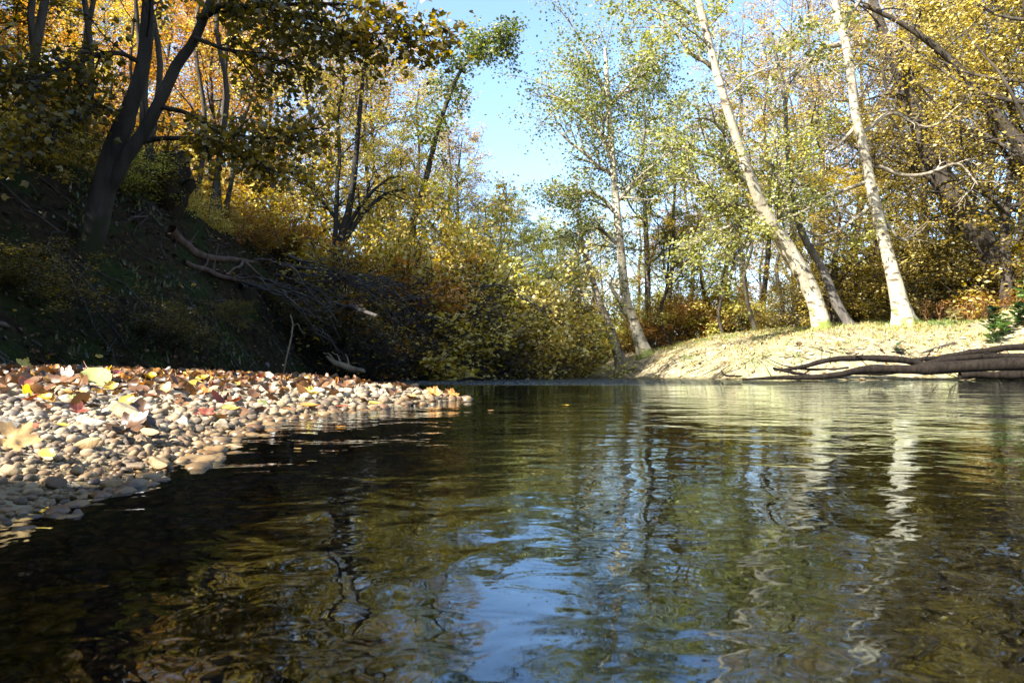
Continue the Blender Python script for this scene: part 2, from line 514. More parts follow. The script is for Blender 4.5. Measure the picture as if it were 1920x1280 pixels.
# ------------------------------------------------------------------ ground sheet
def build_ground():
    u = np.linspace(-6.3, 6.3, 430); v = np.linspace(-4.6, 6.5, 400)
    xs = -.6 + np.sinh(u) * .9; ys = 1.0 + np.sinh(v) * .9
    X, Y = np.meshgrid(xs, ys)
    h, zb, zl, zr = terrain(X.ravel(), Y.ravel(), True)
    nx, ny = len(xs), len(ys)
    i = np.arange(ny - 1)[:, None] * nx + np.arange(nx - 1)[None, :]
    Q = np.stack([i, i + 1, i + nx + 1, i + nx], -1).reshape(-1, 4)
    m, nt, out = mat_base('ground_soil')
    L = nt.links
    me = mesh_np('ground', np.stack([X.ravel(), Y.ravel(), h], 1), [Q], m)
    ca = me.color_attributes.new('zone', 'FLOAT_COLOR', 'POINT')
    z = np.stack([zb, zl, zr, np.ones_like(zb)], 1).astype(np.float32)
    ca.data.foreach_set('color', z.ravel())
    at_ = N(nt, 'ShaderNodeAttribute', attribute_name='zone')
    sep = N(nt, 'ShaderNodeSeparateColor'); L.new(at_.outputs['Color'], sep.inputs[0])
    tc = N(nt, 'ShaderNodeTexCoord')
    def noise(s, d=6, r=.6):
        n = N(nt, 'ShaderNodeTexNoise'); n.inputs['Scale'].default_value = s; n.inputs['Detail'].default_value = d; n.inputs['Roughness'].default_value = r
        L.new(tc.outputs['Object'], n.inputs['Vector']); return n
    def mix(f, a, b):
        x = N(nt, 'ShaderNodeMixRGB')
        if isinstance(f, float): x.inputs[0].default_value = f
        else: L.new(f, x.inputs[0])
        L.new(a, x.inputs[1]); L.new(b, x.inputs[2]); return x.outputs[0]
    vo = N(nt, 'ShaderNodeTexVoronoi'); vo.inputs['Scale'].default_value = 38; L.new(tc.outputs['Object'], vo.inputs['Vector'])
    sepv = N(nt, 'ShaderNodeSeparateColor'); L.new(vo.outputs['Color'], sepv.inputs[0])
    gravel = ramp(nt, [(0, (.09, .07, .05)), (.35, (.18, .14, .09)), (.7, (.30, .25, .17)), (1, (.42, .37, .28))], sepv.outputs[0])
    bedn = noise(2.2)
    bed = ramp(nt, [(.3, (.035, .022, .009)), (.7, (.13, .085, .032))], bedn.outputs[0])
    n1 = noise(1.4); n2 = noise(14)
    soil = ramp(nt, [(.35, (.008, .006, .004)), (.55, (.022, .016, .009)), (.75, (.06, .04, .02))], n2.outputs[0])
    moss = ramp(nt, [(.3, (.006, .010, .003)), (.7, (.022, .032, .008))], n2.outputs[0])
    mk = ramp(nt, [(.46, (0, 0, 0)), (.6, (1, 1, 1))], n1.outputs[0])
    slope = mix(mk.outputs[0], soil.outputs[0], moss.outputs[0])  # slope colours kept near black to deepen the bank's shade
    n3 = noise(9, 8, .75)
    beach = ramp(nt, [(.36, (.05, .035, .02)), (.46, (.17, .135, .075)), (.58, (.31, .27, .17)), (.72, (.50, .46, .35))], n3.outputs[0])
    grass = ramp(nt, [(.3, (.16, .14, .06)), (.7, (.36, .32, .16))], n3.outputs[0])
    n4 = noise(1.1, 4)
    mg = ramp(nt, [(.5, (0, 0, 0)), (.66, (1, 1, 1))], n4.outputs[0])
    beach2 = mix(mg.outputs[0], beach.outputs[0], grass.outputs[0])
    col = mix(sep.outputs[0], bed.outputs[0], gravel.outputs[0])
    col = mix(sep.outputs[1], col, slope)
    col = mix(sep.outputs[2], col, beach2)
    # wet and silty below the water line
    geo = N(nt, 'ShaderNodeNewGeometry'); sp = N(nt, 'ShaderNodeSeparateXYZ'); L.new(geo.outputs['Position'], sp.inputs[0])
    wet = N(nt, 'ShaderNodeMapRange'); wet.inputs[1].default_value = -.03; wet.inputs[2].default_value = .06; L.new(sp.outputs['Z'], wet.inputs[0])
    silt = N(nt, 'ShaderNodeMixRGB', blend_type='MULTIPLY'); silt.inputs[0].default_value = 1; silt.inputs[2].default_value = (.42, .36, .22, 1)
    L.new(col, silt.inputs[1])
    col = mix(wet.outputs[0], silt.outputs[0], col)
    b = N(nt, 'ShaderNodeBsdfPrincipled'); b.inputs['Roughness'].default_value = .95; b.inputs['Specular IOR Level'].default_value = .06
    L.new(col, b.inputs['Base Color'])
    bp = N(nt, 'ShaderNodeBump'); bp.inputs['Strength'].default_value = .8; bp.inputs['Distance'].default_value = .03
    L.new(n3.outputs[0], bp.inputs['Height']); L.new(bp.outputs[0], b.inputs['Normal'])
    L.new(b.outputs[0], out.inputs[0])
    return tag(link('ground', me), kind='structure')


build_ground()


# ------------------------------------------------------------------ river water
def build_water():
    m, nt, out = mat_base('river_water')
    L = nt.links
    tc = N(nt, 'ShaderNodeTexCoord')
    sp = N(nt, 'ShaderNodeSeparateXYZ'); L.new(tc.outputs['Object'], sp.inputs[0])
    def noise(s, sx, sy, d=2, r=.5, dist=0.):
        mp = N(nt, 'ShaderNodeMapping'); mp.inputs['Scale'].default_value = (sx, sy, 1); mp.inputs['Rotation'].default_value = (0, 0, .12)
        L.new(tc.outputs['Object'], mp.inputs[0])
        n = N(nt, 'ShaderNodeTexNoise'); n.inputs['Scale'].default_value = s; n.inputs['Detail'].default_value = d; n.inputs['Roughness'].default_value = r
        n.inputs['Distortion'].default_value = dist
        L.new(mp.outputs[0], n.inputs['Vector']); return n
    def math_(op, a, b):
        x = N(nt, 'ShaderNodeMath', operation=op)
        for i, q in enumerate((a, b)):
            if isinstance(q, (int, float)): x.inputs[i].default_value = q
            else: L.new(q, x.inputs[i])
        return x.outputs[0]
    big = noise(1.6, .9, 1.0, 1, .4, .8)          # slow swell
    mid = noise(6.5, .95, 1.1, 2, .45, .9)           # ripples
    fin = noise(26, .95, 1.1, 2, .5, .8)           # fine ripples
    h = math_('ADD', math_('MULTIPLY', big.outputs[0], WAVE[0]), math_('MULTIPLY', mid.outputs[0], WAVE[1]))
    calm = N(nt, 'ShaderNodeMapRange', interpolation_type='SMOOTHSTEP'); L.new(sp.outputs['Y'], calm.inputs[0])   # the pool lies calmer further out
    calm.inputs[1].default_value = .4; calm.inputs[2].default_value = 2.2; calm.inputs[3].default_value = 1; calm.inputs[4].default_value = .35
    h = math_('ADD', h, math_('MULTIPLY', math_('MULTIPLY', fin.outputs[0], WAVE[2]), calm.outputs[0]))
    # riffle where the stream runs over a shallow sill, 8 to 16 m away
    rm = N(nt, 'ShaderNodeMapRange', interpolation_type='SMOOTHSTEP'); rm.inputs[1].default_value = 6.5; rm.inputs[2].default_value = 9.; L.new(sp.outputs['Y'], rm.inputs[0])
    rx = N(nt, 'ShaderNodeMapRange', interpolation_type='SMOOTHSTEP'); rx.inputs[1].default_value = 4.5; rx.inputs[2].default_value = 2.0; L.new(sp.outputs['X'], rx.inputs[0])
    rif = noise(5, .8, 1.5, 4, .6, .5)
    mask = math_('MULTIPLY', rm.outputs[0], rx.outputs[0])
    h = math_('ADD', h, math_('MULTIPLY', math_('MULTIPLY', rif.outputs[0], .14), mask))
    bp = N(nt, 'ShaderNodeBump'); bp.inputs['Strength'].default_value = 1; bp.inputs['Distance'].default_value = 1.0
    L.new(h, bp.inputs['Height'])
    fr = N(nt, 'ShaderNodeFresnel'); fr.inputs['IOR'].default_value = 2.0; L.new(bp.outputs[0], fr.inputs['Normal'])
    gl = N(nt, 'ShaderNodeBsdfGlossy'); gl.inputs['Roughness'].default_value = .015; gl.inputs['Color'].default_value = (.80, .92, 1, 1)
    L.new(bp.outputs[0], gl.inputs['Normal'])
    tr = N(nt, 'ShaderNodeBsdfTransparent'); tr.inputs[0].default_value = (.68, .50, .27, 1)
    mx = N(nt, 'ShaderNodeMixShader'); L.new(fr.outputs[0], mx.inputs[0]); L.new(tr.outputs[0], mx.inputs[1]); L.new(gl.outputs[0], mx.inputs[2])
    L.new(mx.outputs[0], out.inputs[0])
    V = np.array([(-14, -20, 0), (30, -20, 0), (30, 90, 0), (-14, 90, 0)], float)
    me = mesh_np('water', V, [np.array([[0, 1, 2, 3]])], m, False)
    return tag(link('water', me), kind='structure')


WAVE = (.009, .0034, .0007)
build_water()


# ------------------------------------------------------------------ stones
def ico(sub):
    import bmesh
    bm = bmesh.new(); bmesh.ops.create_icosphere(bm, subdivisions=sub, radius=1)
    V = np.array([v.co[:] for v in bm.verts]); Fc = np.array([[v.index for v in f.verts] for f in bm.faces]); bm.free()
    return V, Fc


def stone_mat(name, stops, island=False):
    m, nt, out = mat_base(name); L = nt.links
    if island: src = N(nt, 'ShaderNodeNewGeometry').outputs['Random Per Island']
    else: src = N(nt, 'ShaderNodeObjectInfo').outputs['Random']
    r = ramp(nt, stops, src)
    tc = N(nt, 'ShaderNodeTexCoord')
    n = N(nt, 'ShaderNodeTexNoise'); n.inputs['Scale'].default_value = 1.6 if not island else 40; n.inputs['Detail'].default_value = 8; n.inputs['Roughness'].default_value = .7
    L.new(tc.outputs['Object'], n.inputs['Vector'])
    r2 = ramp(nt, [(.3, (.45, .38, .28)), (.62, (1.1, 1.07, 1.0))], n.outputs[0])
    x = N(nt, 'ShaderNodeMixRGB', blend_type='MULTIPLY'); x.inputs[0].default_value = .8
    L.new(r.outputs[0], x.inputs[1]); L.new(r2.outputs[0], x.inputs[2])
    b = N(nt, 'ShaderNodeBsdfPrincipled')
    geo = N(nt, 'ShaderNodeNewGeometry'); sp = N(nt, 'ShaderNodeSeparateXYZ'); L.new(geo.outputs['Position'], sp.inputs[0])
    w = N(nt, 'ShaderNodeMapRange'); w.inputs[1].default_value = -.002; w.inputs[2].default_value = .012; w.inputs[3].default_value = .25; w.inputs[4].default_value = .75
    L.new(sp.outputs['Z'], w.inputs[0]); L.new(w.outputs[0], b.inputs['Roughness'])
    wc = N(nt, 'ShaderNodeMapRange'); wc.inputs[1].default_value = .004; wc.inputs[2].default_value = .05; L.new(sp.outputs['Z'], wc.inputs[0])  # damp tint, reaching higher up to put shade into the stone colour
    wd = N(nt, 'ShaderNodeMixRGB', blend_type='MULTIPLY'); wd.inputs[0].default_value = 1; wd.inputs[2].default_value = (.46, .36, .22, 1); L.new(x.outputs[0], wd.inputs[1])
    w2 = N(nt, 'ShaderNodeMixRGB'); L.new(wc.outputs[0], w2.inputs[0]); L.new(wd.outputs[0], w2.inputs[1]); L.new(x.outputs[0], w2.inputs[2])
    L.new(w2.outputs[0], b.inputs['Base Color'])
    bp = N(nt, 'ShaderNodeBump'); bp.inputs['Strength'].default_value = .25; bp.inputs['Distance'].default_value = .1 if not island else .004
    L.new(n.outputs[0], bp.inputs['Height']); L.new(bp.outputs[0], b.inputs['Normal'])
    L.new(b.outputs[0], out.inputs[0])
    return m


STOPS = [(0, (.06, .05, .04)), (.12, (.15, .11, .07)), (.28, (.27, .19, .11)), (.42, (.36, .28, .17)), (.55, (.14, .12, .10)), (.7, (.30, .25, .18)), (.85, (.46, .39, .28)), (1, (.20, .12, .07))]
SM = {
    'mixed': stone_mat('pebble_stone', STOPS),
    'isl': stone_mat('gravel_stone', STOPS, True),
    'white': stone_mat('white_stone', [(0, (.46, .42, .34)), (1, (.52, .48, .40))]),
    'cream': stone_mat('cream_stone', [(0, (.38, .30, .18)), (1, (.44, .35, .22))]),
    'ochre': stone_mat('ochre_stone', [(0, (.42, .29, .14)), (1, (.46, .32, .15))]),
    'grey': stone_mat('grey_stone', [(0, (.20, .18, .16)), (1, (.26, .23, .20))]),
    'green': stone_mat('mossy_stone', [(0, (.16, .20, .04)), (1, (.20, .24, .05))]),
    'brown': stone_mat('brown_stone', [(0, (.20, .15, .10)), (1, (.24, .17, .11))]),
}
IV3, IF3 = ico(3)
IV1, IF1 = ico(2)


def stone_template(k, mat):
    V = IV3.copy()
    r = np.random.default_rng(300 + k)
    # a few worn flat faces, then a soft lumpy shape
    for _ in range(16):
        n = r.normal(0, 1, 3); n /= np.linalg.norm(n)
        d = V @ n; cut = r.uniform(.38, .75)
        V = V - np.clip(d - cut, 0, None)[:, None] * n * .93
    V = V * (1 + .22 * vnoise(V * 1.2 + k * 5, k) + .07 * vnoise(V * 3.1 + k, k + 50))[:, None]
    V *= np.array([1, r.uniform(.6, .85), r.uniform(.4, .62)])
    return mesh_np('stone', V, [IF3], mat)


ST = {m: [stone_template(k, SM[m]) for k in range(8 if m == 'mixed' else 2)] for m in SM if m != 'isl'}


def hit(px, py, dmin=.25, dmax=60):
    """where the line of sight through a pixel meets the ground or the water level"""
    d = np.geomspace(dmin, dmax, 1500)
    P = np.array([at(px, py, q) for q in d])
    h = terrain(P[:, 0], P[:, 1])
    k = np.argmax(P[:, 2] < h)
    return P[k]


def stone(mesh, x, y, size, rz, tilt, label, group=None, sink=.35, cat='stone', name='pebble', z=None):
    o = link(name, mesh)
    o.scale = (size / 2,) * 3
    o.rotation_euler = (tilt[0], tilt[1], rz)
    o.location = (x, y, (hz(x, y) if z is None else z) + size * .5 * .5 * (1 - sink * 1.5))
    tag(o, label, cat, group)
    return o


hero_stones = [  # px, py, width px, material, tilt, label
    (238, 792, 82, 'cream', (.1, .25), 'long smooth cream stone lying just above the large brown curled leaf'),
    (172, 806, 62, 'white', (0, .1), 'flat pale stone left of the long smooth cream stone'),
    (166, 848, 64, 'ochre', (.4, -.5), 'rounded ochre cobble beside the left edge of the large brown curled leaf'),
    (282, 822, 60, 'cream', (0, .15), 'oval cream stone between the brown curled leaf and the water'),
    (94, 866, 40, 'white', (.2, 0), 'small white angular stone behind the ochre leaf at the left edge'),
    (22, 812, 66, 'grey', (0, .2), 'dark grey rounded cobble at the far left above the red-brown leaf'),
    (300, 885, 62, 'cream', (0, .1), 'flat tan stone half in the water at the tip of the sunny gravel'),
    (250, 884, 44, 'mixed', (.1, .1), 'grey tan cobble next to the flat tan stone at the water edge'),
    (145, 890, 38, 'mixed', (.3, .3), 'small rounded grey cobble at the edge of the shade'),
    (418, 806, 36, 'white', (.7, .3), 'white pointed stone standing out of the shallow water'),
    (448, 850, 40, 'cream', (0, 0), 'lone pale flat stone just under the shallow water'),
    (494, 764, 30, 'green', (.2, .2), 'mossy green round stone among yellow leaves'),
    (508, 714, 24, 'white', (.9, .2), 'tallest white stone on the crest of the gravel bar'),
    (522, 718, 20, 'white', (.3, .2), 'low white stone touching the tallest one on the crest'),
    (145, 985, 60, 'brown', (.9, .5), 'pointed brown stone standing in the shade at the water edge'),
    (205, 1072, 125, 'brown', (0, 0), 'large flat dark stone lying under the shaded shallow water'),
    (70, 1095, 62, 'brown', (0, .1), 'flat brown stone lying under water at the lower left'),
    (70, 1035, 80, 'brown', (0, 0), 'long flat brown stone at the water edge in the shade'),
    (12, 990, 44, 'mixed', (.1, 0), 'small dull pebble in the shade at the far left'),
    (210, 920, 52, 'cream', (.2, -.3), 'pale wedge shaped stone at the shade line near the water'),
    (110, 915, 50, 'mixed', (0, .1), 'broad flat tan pebble lying along the shade line'),
    (345, 800, 42, 'white', (0, .2), 'white stone wedged beside the oval cream stone'),
    (20, 895, 60, 'mixed', (.2, .2), 'grey stone under the ochre leaf at the left edge'),
    (600, 738, 30, 'white', (0, 0), 'broad white stone in the middle of the gravel crest'),
]
used = []
for px, py, w, mk, tl, lab in hero_stones:
    p = hit(px, py)
    s = w / F * p[1] * 1.12
    stone(ST[mk][int(px) % len(ST[mk])], p[0], p[1], s, rng.uniform(-.4, .4), tl, lab, 'large stones of the gravel bar', sink=.1 if py < 940 else .3)
    used.append((p[0], p[1], s * .5))
PEB_LAB = [
    ('cream and tan river pebble on the sunlit gravel near the water', 'pebbles on the sunlit gravel'),
    ('river pebble on the gravel bar in the shade at the lower left', 'pebbles in the shade'),
    ('river pebble on the far sunlit part of the gravel bar', 'pebbles on the far gravel'),
]
cnt = 0
while cnt < 240:
    y = .35 * math.exp(rng.uniform(0, 2.2)); x = -.3 - rng.uniform(0, 1) * (.75 * y)
    s = (.011 + .026 * rng.random() ** 3) * min(1.6, .16 + .85 * y)
    h = hz(x, y)
    if h < -.03 or abs(x / y) > .80: continue
    if any((x - a) ** 2 + (y - b) ** 2 < (c + s * .4) ** 2 for a, b, c in used): continue
    used.append((x, y, s * .42)); cnt += 1
    k = 1 if y < .66 else (0 if y < 1.7 else 2)
    stone(ST['mixed'][rng.integers(8)], x, y, s, rng.uniform(0, 6.3), (rng.normal(0, .25), rng.normal(0, .25)), *PEB_LAB[k])


def bed_stones():
    n = 9000
    r = np.random.default_rng(8)
    y = .22 * np.exp(r.uniform(0, 2.4, n)); x = -.6 * y + r.uniform(0, 1, n) * (1.25 * y + .2) - .1
    h = terrain(x, y); ok = (h < -.004) & (h > -.4); x, y, h = x[ok], y[ok], h[ok]; n = len(x)
    s = (.007 + .020 * r.random(n) ** 2.5) * np.clip(.08 + .9 * y, .2, 1.2)
    V = IV1[None] * np.stack([np.ones(n), r.uniform(.6, .95, n), r.uniform(.3, .55, n)], 1)[:, None, :] * (1 + .05 * r.normal(0, 1, (n, len(IV1), 1)))
    az = r.uniform(0, 6.28, n); c, sn = np.cos(az)[:, None], np.sin(az)[:, None]
    V = np.stack([V[..., 0] * c - V[..., 1] * sn, V[..., 0] * sn + V[..., 1] * c, V[..., 2] + .2 * V[..., 0] * np.sin(az * 3)[:, None]], -1)
    V = V * s[:, None, None] + np.stack([x, y, h + s * .15], 1)[:, None, :]
    Fc = (IF1[None] + (np.arange(n) * len(IV1))[:, None, None]).reshape(-1, 3)
    tag(link('riverbed_gravel', mesh_np('riverbed_gravel', V.reshape(-1, 3), [Fc], SM['isl'])), 'brown wet stones covering the bed of the shallow clear water', 'gravel', kind='stuff')


bed_stones()


def gravel():
    n = 32000
    r = np.random.default_rng(5)
    y = .3 * np.exp(r.uniform(-.9, 3.0, n * 2)); y[:n // 8] = r.uniform(.2, 1.4, n // 8)
    x = -.2 - r.uniform(0, 1, n * 2) * (.85 * y + .35)
    h = terrain(x, y)
    ok = (h > -.10) & (h < .30) & (sdf(LEFT, x, y) < .3)
    x, y, h = x[ok][:n], y[ok][:n], h[ok][:n]
    n = len(x)
    s = (.0024 + .009 * r.random(n) ** 2.5) * np.clip(.06 + 1.0 * y, .15, 2.4)
    az = r.uniform(0, 6.28, n)
    V = IV1[None] * (1 + .15 * r.normal(0, 1, (n, len(IV1), 1)) * .35)
    V = V * np.stack([np.ones(n), r.uniform(.6, .95, n), r.uniform(.4, .75, n)], 1)[:, None, :]
    ty = r.normal(0, .35, n)
    c, sn = np.cos(ty)[:, None], np.sin(ty)[:, None]
    V = np.stack([V[..., 0] * c + V[..., 2] * sn, V[..., 1], -V[..., 0] * sn + V[..., 2] * c], -1)
    c, sn = np.cos(az)[:, None], np.sin(az)[:, None]
    V = np.stack([V[..., 0] * c - V[..., 1] * sn, V[..., 0] * sn + V[..., 1] * c, V[..., 2]], -1)
    V = V * s[:, None, None] + np.stack([x, y, h + s * .15], 1)[:, None, :]
    Fc = (IF1[None] + (np.arange(n) * len(IV1))[:, None, None]).reshape(-1, 3)
    o = link('gravel', mesh_np('gravel', V.reshape(-1, 3), [Fc], SM['isl']))
    tag(o, 'mixed cream, tan and grey gravel covering the bar and its wet edge', 'gravel', kind='stuff')


gravel()

# ------------------------------------------------------------------ fallen leaves
FL = {
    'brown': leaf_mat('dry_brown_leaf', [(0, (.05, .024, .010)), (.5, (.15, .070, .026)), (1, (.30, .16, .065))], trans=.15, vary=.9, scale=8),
    'dull': leaf_mat('shade_dulled_leaf', [(0, (.012, .008, .004)), (.5, (.04, .025, .012)), (1, (.11, .06, .028))], trans=.1, vary=.9, scale=8),  # darker copy of the brown leaf, carrying the left bank's shade
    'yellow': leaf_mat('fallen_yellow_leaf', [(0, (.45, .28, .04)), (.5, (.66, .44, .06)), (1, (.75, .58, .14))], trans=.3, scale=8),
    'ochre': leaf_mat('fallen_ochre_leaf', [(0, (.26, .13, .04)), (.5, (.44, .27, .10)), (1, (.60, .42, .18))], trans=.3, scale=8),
    'lime': leaf_mat('fallen_green_leaf', [(0, (.20, .22, .06)), (.5, (.32, .33, .11)), (1, (.42, .40, .16))], trans=.3, scale=8),
    'orange': leaf_mat('fallen_orange_leaf', [(0, (.38, .14, .03)), (.5, (.50, .22, .05)), (1, (.6, .34, .12))], trans=.3, scale=8),
    'red': leaf_mat('fallen_red_leaf', [(0, (.13, .025, .015)), (.5, (.22, .055, .028)), (1, (.30, .11, .05))], trans=.25, scale=8),
}


def curled_leaf(seed, kind, mat, curl=.5):
    """unit length leaf; kind 'oval' or 'maple'"""
    r = np.random.default_rng(seed)
    if kind == 'oval':
        nu, nv = 15, 7
        u = np.linspace(0, 1, nu); v = np.linspace(-1, 1, nv)
        U, Vv = np.meshgrid(u, v, indexing='ij')
        w = .30 * np.sin(np.pi * U ** .8) ** .75 * (1 + .07 * np.cos(U * 42))
        X = U - .5; Y = Vv * w
        Z = curl * (.5 * Y ** 2 * 4 + .35 * (U - .5) ** 2 * 2) + .04 * vnoise(np.stack([U.ravel() * 3, Vv.ravel() * 2, U.ravel() * 0 + seed], 1), seed).reshape(U.shape) + .012 * np.abs(Vv)
        X = X * (1 - .2 * curl)
        V = np.stack([X, Y, Z], -1).reshape(-1, 3)
        i = np.arange(nu - 1)[:, None] * nv + np.arange(nv - 1)[None]
        Q = np.stack([i, i + nv, i + nv + 1, i + 1], -1).reshape(-1, 4)
    else:
        nt_, nr = 60, 5
        th = np.linspace(0, 2 * np.pi, nt_, endpoint=False)
        lob = .30 + .20 * np.abs(np.cos(th * 2.5)) ** 1.3 + .05 * np.abs(np.cos(th * 7.5)) + .02 * np.cos(th * 15)
        lob *= 1 - .55 * np.exp(-((th - np.pi) / .28) ** 2)
        rr = np.linspace(0, 1, nr + 1)[1:]
        X = np.concatenate([[0], (rr[:, None] * lob * np.cos(th)).ravel()]); Y = np.concatenate([[0], (rr[:, None] * lob * np.sin(th)).ravel()])
        Z = curl * (1.1 * Y ** 2 + .7 * X ** 2) + .07 * vnoise(np.stack([X * 5, Y * 5, X * 0 + seed], 1), seed)
        V = np.stack([X, Y, Z], 1)
        j = np.arange(nt_); j2 = (j + 1) % nt_
        tri = [np.stack([np.zeros(nt_, int), 1 + j, 1 + j2], 1)]
        Q = np.concatenate([np.stack([1 + k * nt_ + j, 1 + (k + 1) * nt_ + j, 1 + (k + 1) * nt_ + j2, 1 + k * nt_ + j2], 1) for k in range(nr - 1)])
        return V, [tri[0], Q]
    return V, [Q]


HERO_LEAF = .68


def leaf_obj(seed, kind, matk, size, x, y, dz, rz, tilt, curl, label, group=None):
    V, Fs = curled_leaf(seed, kind, None, curl)
    t = empty('fallen_leaf', (x, y, hz(x, y) + dz)); t.rotation_euler = (tilt[0], tilt[1], rz); t.scale = (size * HERO_LEAF,) * 3
    tag(t, label, 'leaf', group)
    link('blade', mesh_np('blade', V, Fs, FL[matk]), t)
    mb = MB(); e = -.5 if kind == 'oval' else -.28
    mb.path([(e, 0, .03), (e - .15, .01, .06), (e - .32, .05, .05)], [.014, .011, .009], 6, 5, 0)
    link('stalk', mb.mesh('stalk', FL['brown']), t)
    return t


G_LEAF = 'large fallen leaves on the gravel bar'
for i, (px, py, w, kd, mk, rz, tl, cu, dz, lab) in enumerate([
    (182, 728, 118, 'oval', 'lime', -.55, (.25, .45), .25, .030, 'long pale yellow-green leaf lying across the brown leaf litter'),
    (42, 692, 42, 'maple', 'yellow', .4, (1.1, .2), .3, .035, 'upright yellow lobed leaf on top of the litter at the upper left'),
    (118, 738, 84, 'maple', 'brown', .2, (.5, -.2), .9, .028, 'crumpled brown leaf under the long yellow-green one'),
    (240, 828, 104, 'maple', 'brown', -.3, (.45, .25), .8, .022, 'large brown curled leaf among the cream stones'),
    (28, 868, 110, 'maple', 'ochre', .5, (.7, .25), .4, .030, 'large ochre leaf with brown underside at the far left'),
    (88, 888, 60, 'oval', 'yellow', -.4, (.4, .3), .5, .022, 'yellow curled leaf right of the large ochre one'),
    (58, 828, 62, 'oval', 'red', -.3, (.3, .1), .6, .02, 'red-brown leaf in front of the dark grey cobble'),
    (384, 787, 58, 'maple', 'red', .1, (.3, .1), .5, .015, 'dark red lobed leaf at the water edge'),
    (432, 777, 50, 'oval', 'yellow', .1, (.3, 0), .5, .015, 'bright yellow leaf beside the dark red lobed leaf'),
    (85, 765, 54, 'oval', 'yellow', -.5, (.3, .2), .7, .02, 'curled yellow leaf left of the crumpled brown leaf'),
    (135, 762, 30, 'maple', 'lime', .5, (.3, .2), .4, .02, 'small pale leaf below the long yellow-green one'),
    (118, 822, 34, 'oval', 'yellow', .1, (.2, .1), .4, .02, 'small bright yellow leaf between the ochre cobble and the red-brown leaf'),
    (145, 790, 50, 'maple', 'red', .6, (.6, .1), .8, .02, 'rust coloured leaf standing among stones above the ochre cobble'),
    (450, 727, 30, 'maple', 'yellow', .6, (.4, .1), .6, .012, 'yellow leaf on the gravel crest behind the mossy green stone'),
    (582, 742, 44, 'maple', 'yellow', .6, (.35, .1), .6, .015, 'broad yellow leaf in the middle of the gravel spit'),
    (578, 768, 60, 'oval', 'orange', .05, (.15, 0), .4, .012, 'long orange leaf along the water edge of the spit'),
    (645, 768, 44, 'oval', 'red', 0, (.1, 0), .4, .01, 'red leaf along the water edge right of the orange one'),
    (700, 762, 40, 'oval', 'yellow', .1, (.2, 0), .5, .01, 'yellow leaf at the water edge of the thin spit'),
    (812, 745, 44, 'maple', 'orange', 0, (.8, .1), .5, .02, 'orange leaf standing at the very tip of the spit'),
    (846, 746, 40, 'maple', 'orange', .4, (.5, .2), .6, .02, 'reddish orange leaf half floating off the tip of the spit'),
    (836, 735, 22, 'maple', 'lime', .9, (1.1, .1), .4, .03, 'green leaf standing behind the orange leaves at the tip'),
    (770, 748, 38, 'oval', 'ochre', .2, (.3, .1), .5, .012, 'pale ochre leaf just before the tip of the spit'),
    (540, 775, 40, 'oval', 'brown', 0, (.2, .1), .5, .012, 'brown leaf at the water edge left of the long orange leaf'),
    (335, 770, 54, 'maple', 'brown', .8, (.4, .1), .8, .016, 'brown leaf above the white wedged stone'),
    (378, 742, 44, 'maple', 'orange', .8, (.5, .1), .8, .016, 'orange-brown leaf in the middle of the gravel bar')]):
    p = hit(px, py)
    leaf_obj(40 + i, kd, mk, w / F * p[1], p[0], p[1], dz, rz, tl, cu, lab, G_LEAF)


def scatter_leaves(name, label, n, sampler, mats, size, cat='leaf litter', lift=.01):
    r = np.random.default_rng(len(name) * 13 + n)
    x, y = sampler(r, n)
    h = terrain(x, y)
    ok = h > -.005
    x, y, h = x[ok], y[ok], h[ok]; n = len(x)
    tmpl = [curled_leaf(900 + k, 'oval', None, .3 + .5 * k)[0].reshape(15, 7, 3)[::2, ::2] for k in range(3)]
    tm = np.stack([t.reshape(-1, 3) for t in tmpl])              # (3, 8*4, 3)
    nu, nv = 8, 4
    T = tm[r.integers(0, 3, n)] * (1 + .25 * r.normal(0, 1, (n, 1, 3)))
    T[..., 1] *= 1.35
    T = T + r.normal(0, .02, T.shape)
    a, b, c = r.uniform(0, 6.28, n), r.normal(0, .55, n), r.normal(0, .45, n)
    def rot(T, i, j, an):
        co, si = np.cos(an)[:, None], np.sin(an)[:, None]
        A, B = T[..., i].copy(), T[..., j].copy()
        T[..., i] = A * co - B * si; T[..., j] = A * si + B * co
    rot(T, 1, 2, b); rot(T, 0, 2, c); rot(T, 0, 1, a)
    s = size * r.uniform(.6, 1.4, n)
    V = T * s[:, None, None] + np.stack([x, y, h + lift + s * .12 * r.uniform(0, 1.6, n)], 1)[:, None]
    i = np.arange(nu - 1)[:, None] * nv + np.arange(nv - 1)[None]
    Q = np.stack([i, i + nv, i + nv + 1, i + 1], -1).reshape(-1, 4)
    # several materials in one mesh
    Fc = (Q[None] + (np.arange(n) * nu * nv)[:, None, None]).reshape(-1, 4)
    me = mesh_np(name, V.reshape(-1, 3), [Fc], None)
    for m_ in mats: me.materials.append(FL[m_[0]])
    pk = r.choice(len(mats), n, p=[m_[1] for m_ in mats])
    me.polygons.foreach_set('material_index', np.repeat(pk, len(Q)).astype(np.int32))
    tag(link(name, me), label, cat, kind='stuff')


def on_bar(r, n):
    y = r.uniform(.7, 5.2, n * 3); x = -.25 - r.uniform(0, 1, n * 3) * 4.6
    q = sdf(BAR, x, y)
    keep = (q > .03) & (x > -.9 * y) & (r.uniform(0, 1, n * 3) < np.clip(.10 + (q - .25) * .9, .08, 1) * np.clip((y - .5) / 1.6, .12, 1))
    return x[keep][:n], y[keep][:n]


scatter_leaves('leaf_litter', 'brown and orange dry leaves strewn over the upper gravel bar', 6800, on_bar,
               [('brown', .70), ('dull', .15), ('orange', .05), ('red', .03), ('yellow', .03), ('ochre', .04)], .042)


